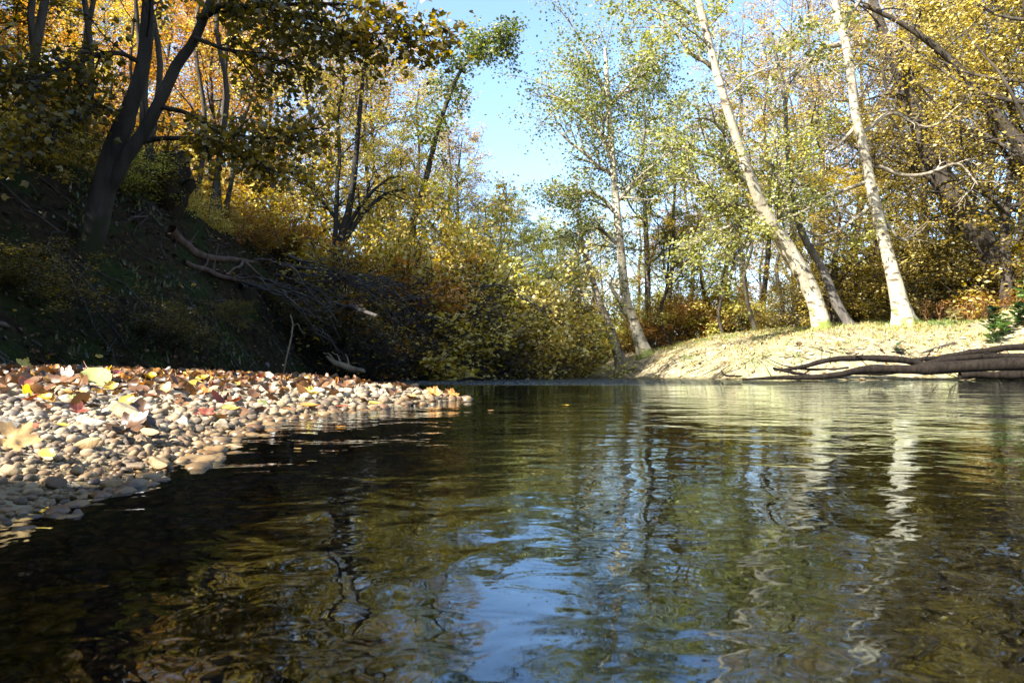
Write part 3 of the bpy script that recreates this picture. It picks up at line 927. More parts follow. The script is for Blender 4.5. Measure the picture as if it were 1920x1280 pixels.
def on_slope(r, n):
    y = r.uniform(4, 22, n * 2); x = -3 - r.uniform(0, 1, n * 2) ** 1.3 * 14
    k = (sdf(LEFT, x, y) > .1) & (x > -.85 * y)
    return x[k][:n], y[k][:n]


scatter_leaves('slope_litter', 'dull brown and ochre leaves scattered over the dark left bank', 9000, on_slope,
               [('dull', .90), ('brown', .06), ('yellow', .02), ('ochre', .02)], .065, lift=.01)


def on_beach(r, n):
    y = r.uniform(12, 24, n * 2); x = r.uniform(4, 15, n * 2)
    k = sdf(RIGHT, x, y) > .3
    return x[k][:n], y[k][:n]


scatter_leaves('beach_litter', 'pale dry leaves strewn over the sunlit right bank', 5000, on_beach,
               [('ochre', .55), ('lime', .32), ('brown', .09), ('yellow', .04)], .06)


# grass and ground cover
def tufts(name, label, n, sampler, mat, hgt, blades=14, wid=.012, rad=.09):
    r = np.random.default_rng(n)
    x, y = sampler(r, n)
    h = terrain(x, y); n = len(x)
    x = np.repeat(x, blades); y = np.repeat(y, blades); h = np.repeat(h, blades); m = len(x)
    sc = np.repeat(r.uniform(.4, 1.3, n), blades)
    x = x + r.normal(0, rad, m); y = y + r.normal(0, rad, m); h = terrain(x, y)
    H_ = hgt * sc * r.uniform(.5, 1.2, m)
    a = r.uniform(0, 6.28, m); lean = r.uniform(.1, .9, m)
    D = np.stack([np.cos(a) * lean, np.sin(a) * lean, np.ones(m)], 1)
    W = np.stack([-np.sin(a), np.cos(a), a * 0], 1) * wid
    B = np.stack([x, y, h - .01], 1)
    M = B + D * (H_ * .55)[:, None]; T = B + (D * np.array([1.7, 1.7, .9])) * H_[:, None]
    V = np.stack([B - W * .5, B + W * .5, M + W * .4, T, M - W * .4], 1)
    Fc = np.arange(m)[:, None] * 5
    Q = Fc + np.array([[0, 1, 2, 4]]); Tt = Fc + np.array([[4, 2, 3]])
    tag(link(name, mesh_np(name, V.reshape(-1, 3), [Q, Tt], mat, False)), label, 'grass', kind='stuff')


GM = leaf_mat('grass_blades', [(0, (.10, .12, .02)), (.5, (.26, .28, .06)), (1, (.50, .44, .16))], trans=.35, scale=.9)
GD = leaf_mat('dry_grass_blades', [(0, (.22, .18, .06)), (.5, (.46, .40, .20)), (1, (.64, .58, .36))], trans=.35, scale=.9)
tufts('grass', 'short yellow-green grass growing along the top of the right bank', 1300, lambda r, n: (lambda x, y: (x[(sdf(RIGHT, x, y) > 1.2)], y[(sdf(RIGHT, x, y) > 1.2)]))(r.uniform(4, 15, n), r.uniform(12.5, 22, n)), GM, .10, 14)
tufts('dry_grass', 'pale dry grass and stalks covering the sunlit right bank', 3600, lambda r, n: (lambda x, y: (x[(sdf(RIGHT, x, y) > .35)], y[(sdf(RIGHT, x, y) > .35)]))(r.uniform(3.5, 15, n), r.uniform(12, 26, n)), GD, .07, 12)
GS = leaf_mat('bank_ground_cover', [(0, (.012, .02, .006)), (.5, (.04, .06, .015)), (1, (.10, .10, .03))], trans=.3, scale=.9)
tufts('undergrowth', 'low dark green ground cover clinging to the shaded left bank', 2600, lambda r, n: (lambda x, y: (x[fbm(x, y, .8, 77, 3) > .1], y[fbm(x, y, .8, 77, 3) > .1]))(*on_slope(r, n)), GS, .13, 14, .03, .14)


# ------------------------------------------------------------------ hero trees
def ground_at(px, d):
    x = (px - 960) / F / (math.cos(PITCH)) * d
    return np.array([x, d, hz(x, d)])


def hero_tree(name, label, path, d, bark, leafm, cat='tree', limbs=(), rnd=None, leafsize=.07, per_twig=12, spread=.13, top=None, seed=1, flare=.7, rough=.05, group=None, sub=(6, 6), seg=16, moss_part=None, detail=False, bbark=None):
    bbark = bbark or (BK['pale_plain'] if bark is BK['pale'] else bark)
    """path: [(px, py, width px, d)], base first; limbs: [(from point index, [(px, py, width, d)...], leaf spec)]"""
    pts = []; rad = []
    for i, q in enumerate(path):
        px, py, w = q[:3]; dd = q[3] if len(q) > 3 else d
        p = at(px, py, dd)
        if i == 0:
            p[2] = hz(p[0], p[1]) - .15
        pts.append(p); rad.append(w / 2 / F * dd)
    base = np.array([pts[0][0], pts[0][1], hz(pts[0][0], pts[0][1])])
    root = empty(name, base)
    tag(root, label, cat, group)
    mb = MB()
    P, R = mb.path(pts, rad, 44, seg, rough, seed=seed, flare=flare)
    link('trunk', mb.mesh('trunk', bark, base), root)
    g = Grow(seed, leafsize, per_twig, spread, sub=sub)
    for li, lim in enumerate(limbs):
        lp = lim['path']; lv = lim.get('leaf', 1.)
        mb = MB()
        q = [at(a, b, c[0] if c else d) for a, b, w, *c in lp]; rr = [w / 2 / F * d for a, b, w, *c in lp]
        LP, LR = mb.path(q, rr, 20, 7, .05, wob=lim.get('wob', .02), seed=seed + li)
        n = lim.get('n', 6); LL = lim.get('len', 1.0); s0 = lim.get('from', .3)
        for t in np.linspace(s0, 1, n):
            i = min(18, int(t * 19)); T = LP[i + 1] - LP[i]; T /= np.linalg.norm(T)
            dd = g.side(T, g.r.uniform(.3, 1.1)) + np.array(lim.get('pull', (0, 0, 0)))
            pos0 = len(g.leaf)
            g.limb(mb, LP[i], dd, LL * g.r.uniform(.6, 1.2), max(LR[i] * .6, .008), level=lim.get('level', 1), bare=1 - lv, wander=lim.get('wander', .28))
        link('branch', mb.mesh('branch', bbark, base), root)
    if rnd:
        for (t0, t1, n, LL, el, bare, lv) in rnd:
            for k in range(n):
                t = t0 + (t1 - t0) * (k + g.r.uniform(0, 1)) / n
                i = min(len(P) - 1, int(t * 43)); az = k * 2.4 + g.r.uniform(-.6, .6) + seed
                e = el + g.r.uniform(-.3, .3)
                dd = np.array([math.cos(az) * math.cos(e), math.sin(az) * math.cos(e), math.sin(e)])
                mb = MB()
                g.limb(mb, P[i], dd, LL * g.r.uniform(.7, 1.25), max(R[i] * .22, .010), level=lv, bare=bare)
                link('branch', mb.mesh('branch', bbark, base), root)
    if g.leaf:
        pos = np.vstack(g.leaf)
        link('crown', leaf_mesh('crown', pos, leafsize, leafm, seed, off=base, detail=detail), root)
        root['n'] = len(pos); del root['n']
    return root, P, R


# the two pale leaning trees and the pale straight one on the right bank
hero_tree('pale_leaning_tree', 'pale barked tree leaning left over the river from the sunlit right bank',
          [(1543, 618, 34, 15), (1530, 570, 30, 15), (1508, 520, 30, 14.9), (1468, 455, 30, 14.7), (1428, 385, 21, 14.4), (1390, 285, 16, 14), (1352, 165, 15, 13.7), (1312, 10, 13, 13.4), (1280, -160, 10, 13), (1265, -330, 9, 12.8)],
          15, BK['pale'], LM['sage'], seed=11, leafsize=.08, per_twig=26, sub=(6, 6), flare=.35,
          limbs=[dict(path=[(1440, 400, 14), (1360, 380, 9), (1290, 330, 5)], n=12, len=1.5, **{'from': .1}),
                 dict(path=[(1420, 360, 12), (1350, 300, 8), (1270, 270, 5)], n=12, len=1.5, **{'from': .1}),
                 dict(path=[(1470, 455, 12), (1400, 420, 8), (1330, 440, 5)], n=12, len=1.4, **{'from': .1}),
                 dict(path=[(1450, 420, 12), (1480, 380, 8), (1440, 300, 5)], n=12, len=1.3, **{'from': .1}),
                 dict(path=[(1430, 390, 10), (1400, 450, 7), (1370, 520, 4)], n=7, len=1.1, **{'from': .1}),
                 dict(path=[(1340, 130, 10), (1290, 90, 7), (1230, 20, 4)], n=5, len=1.2, leaf=.5),
                 dict(path=[(1320, 40, 10), (1270, 10, 7), (1180, -30, 4)], n=5, len=1.2, leaf=.6),
                 dict(path=[(1395, 300, 8), (1340, 230, 5), (1300, 220, 3)], n=5, len=.8, leaf=.5)],
          rnd=[(.62, 1, 9, 2.4, .5, .35, 2)])
hero_tree('pale_curved_tree', 'slim greyish curved tree with mossy foot growing just behind the leaning one',
          [(1592, 606, 22, 15.8), (1565, 560, 17, 15.8), (1540, 500, 14, 15.8), (1510, 450, 13, 15.7), (1490, 390, 10, 15.6), (1478, 300, 8, 15.5), (1470, 180, 7, 15.5), (1445, 60, 6, 15.5)],
          15.8, BK['grey'], LM['lime'], seed=12, flare=.6, rnd=[(.4, 1, 10, 1.9, .4, .1, 2)])
hero_tree('pale_straight_tree', 'tall pale tree with mossy flared foot standing on the crest of the right bank',
          [(1698, 600, 34, 15.6), (1684, 555, 28, 15.6), (1668, 490, 22, 15.5), (1642, 390, 20, 15.4), (1621, 290, 17, 15.3), (1602, 200, 15, 15.2), (1590, 100, 15, 15.2), (1564, 0, 15, 15.1), (1540, -150, 12, 15), (1535, -350, 10, 15)],
          15.6, BK['pale'], LM['buff'], seed=13, flare=1.0, per_twig=8,
          limbs=[dict(path=[(1580, 60, 10), (1600, 20, 8), (1640, -60, 6), (1660, -200, 5)], n=6, len=1.5, leaf=.5),
                 dict(path=[(1590, 80, 12), (1540, 90, 9), (1500, 130, 6), (1450, 170, 3)], n=8, len=.9, leaf=.3, wander=.5),
                 dict(path=[(1630, 340, 8), (1540, 370, 6), (1480, 400, 3)], n=8, len=.9, leaf=.25, wander=.5),
                 dict(path=[(1612, 250, 10), (1680, 210, 7), (1740, 240, 5), (1810, 190, 3)], n=6, len=.8, leaf=.1, wander=.5, pull=(0, 0, -.5)),
                 dict(path=[(1640, 310, 9), (1720, 330, 7), (1800, 310, 5), (1830, 350, 3)], n=5, len=.8, leaf=0, wander=.6, pull=(0, 0, -.3)),
                 dict(path=[(1650, 400, 8), (1690, 450, 5), (1720, 430, 3)], n=6, len=.6, leaf=0, wander=.7),
                 dict(path=[(1640, 380, 8), (1560, 440, 5), (1500, 430, 3)], n=6, len=.7, leaf=.3, wander=.6),
                 dict(path=[(1610, 230, 8), (1560, 280, 5), (1480, 330, 3)], n=6, len=.9, leaf=.4, wander=.5)],
          rnd=[(.5, 1, 9, 2.3, .4, .45, 2)])
hero_tree('forked_pale_tree', 'slender pale forked tree in the middle distance where the river bends',
          [(1212, 650, 26, 20), (1190, 610, 20, 20), (1174, 560, 17, 20), (1165, 480, 16, 20), (1155, 380, 14, 20), (1147, 280, 12, 20), (1140, 190, 11, 20), (1135, 90, 6, 20)],
          20, BK['pale'], LM['sage'], seed=14, leafsize=.085, per_twig=24, flare=.5, spread=.22,
          limbs=[dict(path=[(1192, 610, 14), (1165, 570, 10), (1140, 530, 6)], n=3, len=.7, leaf=.6),
                 dict(path=[(1147, 290, 11), (1110, 230, 8), (1060, 190, 5), (1020, 180, 3)], n=10, len=1.6, **{'from': .15}),
                 dict(path=[(1150, 330, 10), (1110, 300, 7), (1050, 250, 4)], n=9, len=1.6, **{'from': .15}),
                 dict(path=[(1140, 200, 9), (1180, 160, 6), (1230, 120, 4)], n=9, len=1.6, **{'from': .15}),
                 dict(path=[(1140, 190, 9), (1110, 120, 6), (1080, 60, 4)], n=9, len=1.5, **{'from': .15}),
                 dict(path=[(1155, 400, 9), (1110, 360, 6), (1070, 370, 4)], n=12, len=1.3, **{'from': .15}),
                 dict(path=[(1155, 380, 9), (1200, 330, 6), (1250, 290, 4)], n=12, len=1.4, **{'from': .15}),
                 dict(path=[(1160, 460, 8), (1120, 430, 6), (1080, 440, 4)], n=7, len=1.0, **{'from': .15})],
          rnd=[(.6, 1, 10, 2.4, .5, 0, 2)])
hero_tree('leaning_river_tree', 'spotted pale trunk leaning left low over the water at the river bend',
          [(1168, 662, 22, 21), (1145, 620, 18, 21), (1125, 570, 14, 21), (1110, 520, 10, 21), (1097, 480, 8, 21), (1085, 400, 6, 21), (1080, 330, 4, 21)],
          21, BK['pale_plain'], LM['sage'], seed=15, leafsize=.085, per_twig=12, flare=.3, rnd=[(.4, 1, 9, 1.7, .3, 0, 2)])
# dark trees on the right
hero_tree('dark_leaning_tree', 'large dark trunk leaning far left behind the tall pale tree on the right',
          [(1900, 560, 50, 18), (1850, 470, 46, 18), (1790, 380, 42, 18), (1745, 290, 36, 18), (1705, 180, 26, 18), (1668, 90, 20, 18), (1640, 10, 15, 18), (1620, -100, 8, 18)],
          18, BK['dark'], LM['olive'], seed=16, flare=.4,
          limbs=[dict(path=[(1735, 260, 24), (1712, 180, 17), (1716, 60, 13), (1712, -80, 8)], n=6, len=1.6, leaf=.6),
                 dict(path=[(1740, 280, 16), (1690, 190, 12), (1670, 180, 8), (1650, 130, 5)], n=5, len=1.0, leaf=.5),
                 dict(path=[(1810, 400, 18), (1740, 330, 12), (1660, 290, 7)], n=6, len=1.1, leaf=.3)],
          rnd=[(.5, 1, 7, 2.2, .3, .3, 2)])
hero_tree('dark_slanting_tree', 'thin dark stem slanting up to the left at the far right under golden leaves',
          [(2010, 520, 30, 16), (1950, 340, 27, 16), (1870, 220, 20, 16), (1790, 120, 14, 16), (1700, 50, 10, 16), (1620, 10, 7, 16)],
          16, BK['dark'], LM['gold'], seed=17, flare=.3, rnd=[(.35, 1, 8, 2.0, .3, .2, 2)])
# twin dark tree on the left slope with hanging leaves
hero_tree('twin_stemmed_tree', 'dark twin-stemmed tree rising from the shaded left bank',
          [(146, 515, 54, 8), (170, 450, 46, 8), (190, 370, 44, 8), (210, 290, 38, 8), (240, 210, 30, 8), (266, 130, 25, 8), (275, 40, 21, 8), (282, -80, 20, 8), (290, -300, 12, 8)],
          8, BK['dim'], LM['olive'], seed=18, leafsize=.08, per_twig=9, spread=.12, flare=.35, detail=True,
          limbs=[dict(path=[(205, 350, 28), (240, 290, 26), (285, 215, 23), (330, 140, 21), (360, 70, 18), (388, -10, 15), (420, -140, 13)], n=3, len=1.4, leaf=1, **{'from': .9}),
                 dict(path=[(372, 35, 12, 8), (420, 18, 9, 7.8), (520, 12, 7, 7.5), (640, 8, 5, 7.2), (760, 40, 3, 7)], n=22, len=.55, level=1, pull=(.2, 0, -.5), wander=.45, **{'from': .15}),
                 dict(path=[(500, 14, 7, 7.6), (600, 40, 5, 7.4), (700, 60, 4, 7.2), (850, 52, 2.5, 7)], n=16, len=.40, level=1, pull=(.3, 0, -.3), wander=.45, **{'from': .15}),
                 dict(path=[(250, 268, 11, 8), (320, 262, 9, 8), (400, 272, 8, 7.8), (470, 290, 6, 7.6), (540, 330, 4, 7.5)], n=14, len=.5, level=1, pull=(.2, 0, 0), **{'from': .4}),
                 dict(path=[(300, 200, 10, 8), (380, 230, 7, 7.8), (480, 260, 5, 7.6), (600, 240, 3, 7.4)], n=14, len=.55, level=1, pull=(.3, 0, .1), **{'from': .3}),
                 dict(path=[(270, 120, 10, 8), (200, 100, 7, 7.6), (100, 140, 5, 7.2), (20, 150, 3, 7)], n=16, len=.7, level=1, pull=(-.2, 0, -.2), **{'from': .2}),
                 dict(path=[(235, 220, 10, 8), (160, 200, 7, 7.6), (60, 260, 4, 7)], n=14, len=.6, level=1, pull=(-.2, 0, -.2), **{'from': .2}),
                 dict(path=[(360, 70, 9, 8), (450, 100, 6, 7.7), (560, 120, 3, 7.5)], n=12, len=.6, level=1, pull=(.3, 0, 0), **{'from': .3})],
          rnd=[(.72, 1, 7, 2.0, .4, 0, 2)])
# grey tree in front of the golden wall of leaves
hero_tree('many_branched_tree', 'grey many-branched tree in front of golden foliage on the left bank',
          [(622, 505, 18, 15), (640, 450, 15, 15), (655, 390, 13, 15), (665, 320, 11, 15), (672, 240, 9, 15), (680, 150, 7, 15), (690, 40, 7, 15)],
          15, BK['dim'], LM['gold'], seed=19, leafsize=.075, per_twig=9, flare=.3,
          limbs=[dict(path=[(628, 480, 11), (628, 400, 9), (640, 320, 8), (630, 240, 6), (645, 130, 5)], n=6, len=1.0),
                 dict(path=[(640, 460, 11), (680, 400, 9), (720, 365, 6), (755, 352, 4)], n=5, len=.7, leaf=.7),
                 dict(path=[(650, 430, 9), (690, 370, 7), (735, 330, 4)], n=5, len=.7, leaf=.7),
                 dict(path=[(640, 430, 9), (600, 370, 6), (560, 330, 4)], n=6, len=.8)],
          rnd=[(.4, 1, 10, 1.9, .5, .15, 2)])
# the ivy-clad limb rising above the tree tops near the middle of the sky
hero_tree('ivy_clad_tree', 'tree with a long ivy-clad top arching right against the open sky',
          [(745, 560, 16, 21), (770, 440, 13, 21), (800, 330, 11, 21), (825, 230, 9, 21), (860, 140, 7, 21), (900, 90, 7, 21), (935, 70, 5, 21), (955, 110, 3, 21)],
          21, BK['dark'], LM['sage'], seed=20, leafsize=.11, per_twig=18, spread=.16, flare=.3,
          rnd=[(.35, 1, 44, .8, .2, 0, 1)])

# ------------------------------------------------------------------ template trees and their copies
TT = {
    'gold': template_tree('gold', 101, 12, .17, .2, 24, 3.4, LM['gold'], BK['dark'], .082, 18),
    'amber': template_tree('amber', 102, 12, .15, .15, 24, 3.3, LM['amber'], BK['dark'], .082, 18, lean=(.06, 0)),
    'lime': template_tree('lime', 103, 11, .14, .15, 24, 3.2, LM['lime'], BK['grey'], .082, 18),
    'sage': template_tree('sage', 104, 12, .14, .22, 20, 2.8, LM['sage'], BK['grey'], .082, 16),
    'buff': template_tree('buff', 105, 13, .16, .3, 20, 3.2, LM['buff'], BK['grey'], .085, 8),
    'olive': template_tree('olive', 106, 13, .2, .2, 26, 3.6, LM['olive'], BK['dark'], .082, 20, lean=(-.05, 0)),
    'sparse': template_tree('sparse', 107, 13, .13, .35, 18, 2.6, LM['buff'], BK['dark'], .085, 5, bare=.3),
    'pole': template_tree('pole', 108, 13, .09, .5, 12, 1.8, LM['gold'], BK['dark'], .09, 8, bend=.06),
}
SH = {
    'gold': template_tree('shrub_gold', 201, 1, .05, 0, 16, 2.2, LM['gold'], BK['dark'], .07, 17, elev=(.35, 1.4), shrub=True),
    'lime': template_tree('shrub_lime', 202, 1, .05, 0, 16, 2.2, LM['lime'], BK['dark'], .07, 18, elev=(.35, 1.4), shrub=True),
    'olive': template_tree('shrub_olive', 203, 1, .05, 0, 16, 2.3, LM['olive'], BK['dark'], .07, 18, elev=(.25, 1.3), shrub=True),
    'amber': template_tree('shrub_amber', 204, 1, .05, 0, 14, 2.0, LM['amber'], BK['dark'], .07, 14, elev=(.35, 1.4), shrub=True),
    'twig': template_tree('shrub_twig', 205, 1, .04, 0, 14, 2.2, LM['olive'], BK['dim'], .07, 2, elev=(.2, 1.3), shrub=True, bare=.5),
}
print('leaves per template', {k: v[2] for k, v in TT.items()}, {k: v[2] for k, v in SH.items()})
TH = dict(gold=12, amber=12, lime=11, sage=12, buff=13, olive=13, sparse=13, pole=13)


def tree_px(kind, px, d, top, label, group, name='autumn_tree'):
    g = ground_at(px, d)
    H_ = at(px, top, d)[2] - g[2]
    s = max(.35, H_ / (TH[kind] + 1.2))
    w = min(1.15, max(s, .75 if s < .75 else s))
    return place_tree(name, TT[kind], g[0], g[1], (w, w, s), rng.uniform(0, 6.3), label, 'tree', group)


A = 'trees of the wood on the left bank'
B = 'trees at the bend of the river'
C = 'trees of the wood on the right bank'
DC = {'gold': 'golden-yellow', 'amber': 'orange-brown', 'lime': 'yellow-green', 'sage': 'grey-green', 'buff': 'pale straw-coloured', 'olive': 'dark olive and yellow', 'sparse': 'thin sparse-leaved', 'pole': 'slim pole-like'}
WHERE_L = 'tree in the wood above the dark left bank'
WHERE_B = 'tree where the river bends away between the banks'
WHERE_R = 'tree in the wood behind the pale trees of the right bank'
for kind, px, d, top in [
    ('olive', -60, 12, -30), ('amber', 60, 15, -20), ('olive', -160, 16, -50), ('amber', 170, 19, -40), ('gold', 20, 21, -60),
    ('olive', 110, 24, -200), ('amber', 300, 22, -80), ('amber', 380, 18, -60), ('lime', 230, 27, -150), ('pole', 100, 17, -200), ('pole', 250, 16, -220),
    ('pole', 395, 20, -100), ('gold', 450, 24, -60), ('amber', 520, 20, -20), ('buff', 590, 27, -40), ('amber', 340, 30, -120), ('buff', 480, 32, -60),
    ('olive', -10, 30, -150), ('amber', 150, 33, -150), ('gold', 240, 38, -60), ('pole', 440, 15.5, -120)]:
    tree_px(kind, px, d, top, f'{DC[kind]} {WHERE_L}', A)
for kind, px, d, top in [
    ('gold', 560, 18, 60), ('gold', 690, 21, 60), ('lime', 750, 20, 230), ('gold', 770, 26, 110), ('buff', 820, 24, 190), ('lime', 845, 23, 300), ('amber', 720, 29, 40),
    ('lime', 905, 25, 350), ('sage', 930, 29, 345), ('lime', 965, 29, 350), ('buff', 868, 22, 215), ('sage', 985, 32, 370), ('lime', 1015, 33, 395), ('gold', 1000, 36, 430), ('sage', 1050, 34, 400), ('sage', 1085, 30, 330),
    ('buff', 1110, 38, 380), ('amber', 1240, 27, 400), ('lime', 1190, 30, 330), ('gold', 1130, 44, 430), ('amber', 1060, 48, 470), ('lime', 1030, 60, 500), ('gold', 1080, 70, 500)]:
    tree_px(kind, px, d, top, f'{DC[kind]} {WHERE_B}', B)
for kind, px, d, top in [
    ('sage', 1260, 24, 150), ('sage', 1215, 23, 30), ('buff', 1300, 30, 200), ('lime', 1370, 26, 330), ('amber', 1330, 32, 380), ('sparse', 1430, 24, 40), ('buff', 1400, 31, -20), ('pole', 1420, 20, 150),
    ('pole', 1260, 22, 330), ('pole', 1312, 24, 350), ('pole', 1480, 21, 80), ('sparse', 1500, 28, -60), ('buff', 1540, 23, -120), ('gold', 1600, 27, -60), ('gold', 1560, 19.5, 330), ('olive', 1660, 21, 150),
    ('buff', 1640, 31, -80), ('olive', 1730, 24, -60), ('gold', 1800, 21, -40), ('gold', 1885, 17, -200), ('olive', 1960, 19, -300), ('olive', 1850, 26, -150), ('gold', 2060, 17, -350), ('olive', 1780, 33, -60),
    ('amber', 1700, 36, 20), ('sparse', 1350, 40, 100), ('olive', 1930, 30, -200), ('gold', 1500, 40, 200), ('amber', 1420, 44, 330), ('gold', 2000, 14.5, -500), ('olive', 2200, 14, -500), ('pole', 1360, 22, 300), ('pole', 1530, 25, 0)]:
    tree_px(kind, px, d, top, f'{DC[kind]} {WHERE_R}', C)


def shrub_px(kind, px, d, top, label, group, dz=0., tilt=(0, 0)):
    g = ground_at(px, d)
    s = max(.3, (at(px, top, d)[2] - g[2] - dz) / 2.6)
    return place_tree('bush', SH[kind], g[0], g[1], (min(1.5, s * 1.1 + .2),) * 2 + (s,), rng.uniform(0, 6.3), label, 'bush', group, dz, tilt, part='stems')


DS = {'gold': 'golden', 'lime': 'bright yellow-green', 'olive': 'dark olive', 'amber': 'rusty orange', 'twig': 'bare twiggy'}
for kind, px, d, top in [
    ('amber', 545, 15, 400), ('gold', 600, 16, 430), ('olive', 640, 13, 520), ('twig', 690, 13, 500), ('gold', 700, 15.5, 390), ('amber', 720, 14, 480), ('twig', 770, 14, 500),
    ('gold', 780, 17, 330), ('gold', 800, 15, 470), ('gold', 850, 17.5, 370), ('olive', 870, 16.5, 520), ('twig', 880, 16, 560), ('lime', 900, 19, 400), ('olive', 930, 18, 540),
    ('gold', 950, 21, 450), ('olive', 975, 20, 570), ('olive', 980, 19.5, 620), ('amber', 1050, 27, 520), ('twig', 640, 12.5, 560), ('twig', 830, 15, 560),
    ('amber', 480, 17, 380), ('gold', 420, 18, 380), ('amber', 760, 16, 420), ('gold', 560, 19, 350), ('gold', 820, 19, 350), ('twig', 930, 17.5, 590), ('olive', 580, 12.5, 560), ('olive', 690, 14.3, 590)]:
    shrub_px(kind, px, d, top, f'{DS[kind]} bush overhanging the shaded water along the left bank', 'bushes along the left bank')
for kind, px, d, top in [
    ('gold', 1090, 30, 560), ('amber', 1120, 27, 590), ('lime', 1150, 26, 560), ('gold', 1180, 24, 600), ('lime', 1210, 24, 560), ('amber', 1230, 23, 540), ('gold', 1270, 24, 520), ('lime', 1300, 25, 500),
    ('amber', 1340, 24, 520), ('gold', 1380, 24, 540), ('lime', 1440, 23, 540), ('twig', 1480, 20, 540), ('gold', 1100, 24, 640), ('twig', 1240, 21.5, 640)]:
    shrub_px(kind, px, d, top, f'{DS[kind]} bush in the undergrowth behind the river bend', 'bushes at the river bend')
for kind, px, d, top in [
    ('olive', 1500, 21, 540), ('olive', 1560, 20, 500), ('gold', 1610, 20, 480), ('olive', 1650, 19, 520), ('olive', 1700, 20, 430), ('gold', 1740, 21, 400), ('olive', 1770, 19, 500), ('olive', 1820, 20, 440),
    ('gold', 1860, 19, 380), ('olive', 1900, 18, 450), ('amber', 1800, 18, 540), ('twig', 1750, 17.5, 540), ('olive', 1950, 17, 400), ('amber', 1870, 17, 530), ('olive', 1620, 24, 400), ('gold', 1560, 25, 420)]:
    shrub_px(kind, px, d, top, f'{DS[kind]} bush in the dark wood behind the crest of the right bank', 'bushes behind the right crest')

# ------------------------------------------------------------------ added off-frame trees and bushes, crowns cut to shade left bank and foreground
LIT = np.array([(-5, .54), (-.46, .54), (-.50, .66), (-.42, .78), (-.34, 1.15), (-.2, 1.8), (.2, 2.6), (.8, 4), (-1, 6), (-5, 5.5)])
BEACH = np.array([(4, 12), (4, 19), (9.5, 18), (13, 14), (12, 10)])


THICKET = np.array([(-4.5, 16), (-1, 16.5), (3, 20), (4, 30), (-3, 28), (-6, 20)])


def cull(pos):  # drops leaves and twigs whose shadow would fall on the sunlit areas
    t = pos[:, 2] - .08
    k = -np.array(SUN_DIR[:2]) / SUN_DIR.z
    gx = pos[:, 0] + k[0] * t; gy = pos[:, 1] + k[1] * t
    t2 = pos[:, 2] - 1.0
    bx = pos[:, 0] + k[0] * t2; by = pos[:, 1] + k[1] * t2
    t3 = pos[:, 2] - 2.5
    cx = pos[:, 0] + k[0] * t3; cy = pos[:, 1] + k[1] * t3
    return (sdf(LIT, gx, gy) < 0) & (sdf(BEACH, bx, by) < 0) & (sdf(THICKET, cx, cy) < 0)


def shade_tree(name, label, x, y, h, seed, leafm, limbs=26, ll=3.0, start=.12, shrub=False, cat='tree', per=24):
    g = Grow(seed, .10, per, .16)
    g.cull = cull
    base = np.array([x, y, hz(x, y)])
    root = empty(name, base); tag(root, label, cat)
    mb = MB()
    P, R = mb.path([base - [0, 0, .2], base + [.1, .1, h * .4], base + [-.1, .2, h * .75], base + [0, 0, h]], [h * .016, h * .012, h * .008, .01], 20, 9, .06, flare=.5)
    for k in range(limbs):
        u = start + (1 - start) * (k + .5) / limbs; i = min(18, int(u * 19)); az = k * 2.4; el = g.r.uniform(.1, .8)
        d = np.array([math.cos(az) * math.cos(el), math.sin(az) * math.cos(el), math.sin(el)])
        g.limb(mb, P[i], d, ll * g.r.uniform(.7, 1.1) * (1.1 - .6 * u), max(R[i] * .4, .01))
    link('trunk', mb.mesh('trunk', BK['dark'], base), root)
    pos = np.vstack(g.leaf); pos = pos[cull(pos)]
    link('crown', leaf_mesh('crown', pos, .10, leafm, seed, off=base), root)


for i, (x, y, h, ll) in enumerate([(-10.5, 5.5, 8.5, 3.2), (-13, 8, 8.5, 3.2), (-9.3, 2.6, 7, 3), (-14, 4, 9, 3.2), (-9.5, 9.2, 6.5, 2.6), (-7.2, 3.2, 5, 2.4), (-17, 8, 9, 3), (-8.6, 6, 6.5, 2.6), (-11.8, 11, 7, 2.6), (-12, 1, 9, 3.2), (-16, 12.5, 9, 3), (-7.5, .2, 7, 2.6)]):
    shade_tree('autumn_tree', ['broad', 'rounded', 'low', 'tall', 'slim', 'small', 'wide', 'short', 'narrow', 'leaning', 'dense', 'young'][i] + ' yellow tree added beside the view to shade the left bank', x, y, h, 500 + i, LM['gold'], ll=ll)
shade_tree('bush', 'dense leafy bush added unseen behind the viewpoint to shade the gravel', -2.3, -1.35, 2.6, 540, LM['lime'], limbs=34, ll=1.5, start=.02, cat='bush', per=120)
shade_tree('bush', 'second leafy bush added unseen behind the viewpoint for shade, closer to the water', -1.0, -1.9, 2.2, 541, LM['lime'], limbs=30, ll=1.4, start=.02, cat='bush', per=60)
for i, (x, y, h, ll) in enumerate([(-3.6, -2.6, 4, 2.0), (-6.5, -5.5, 8, 3.4), (-3.5, -6, 8, 3.2), (-9.5, -7, 9, 3.5), (-1.5, -4.5, 6, 2.4)]):
    shade_tree('autumn_tree', ['small leafy', 'broad', 'tall', 'wide', 'young'][i] + ' tree added unseen behind the viewpoint to shade the foreground', x, y, h, 520 + i, LM['lime'], ll=ll, start=.08, per=18)

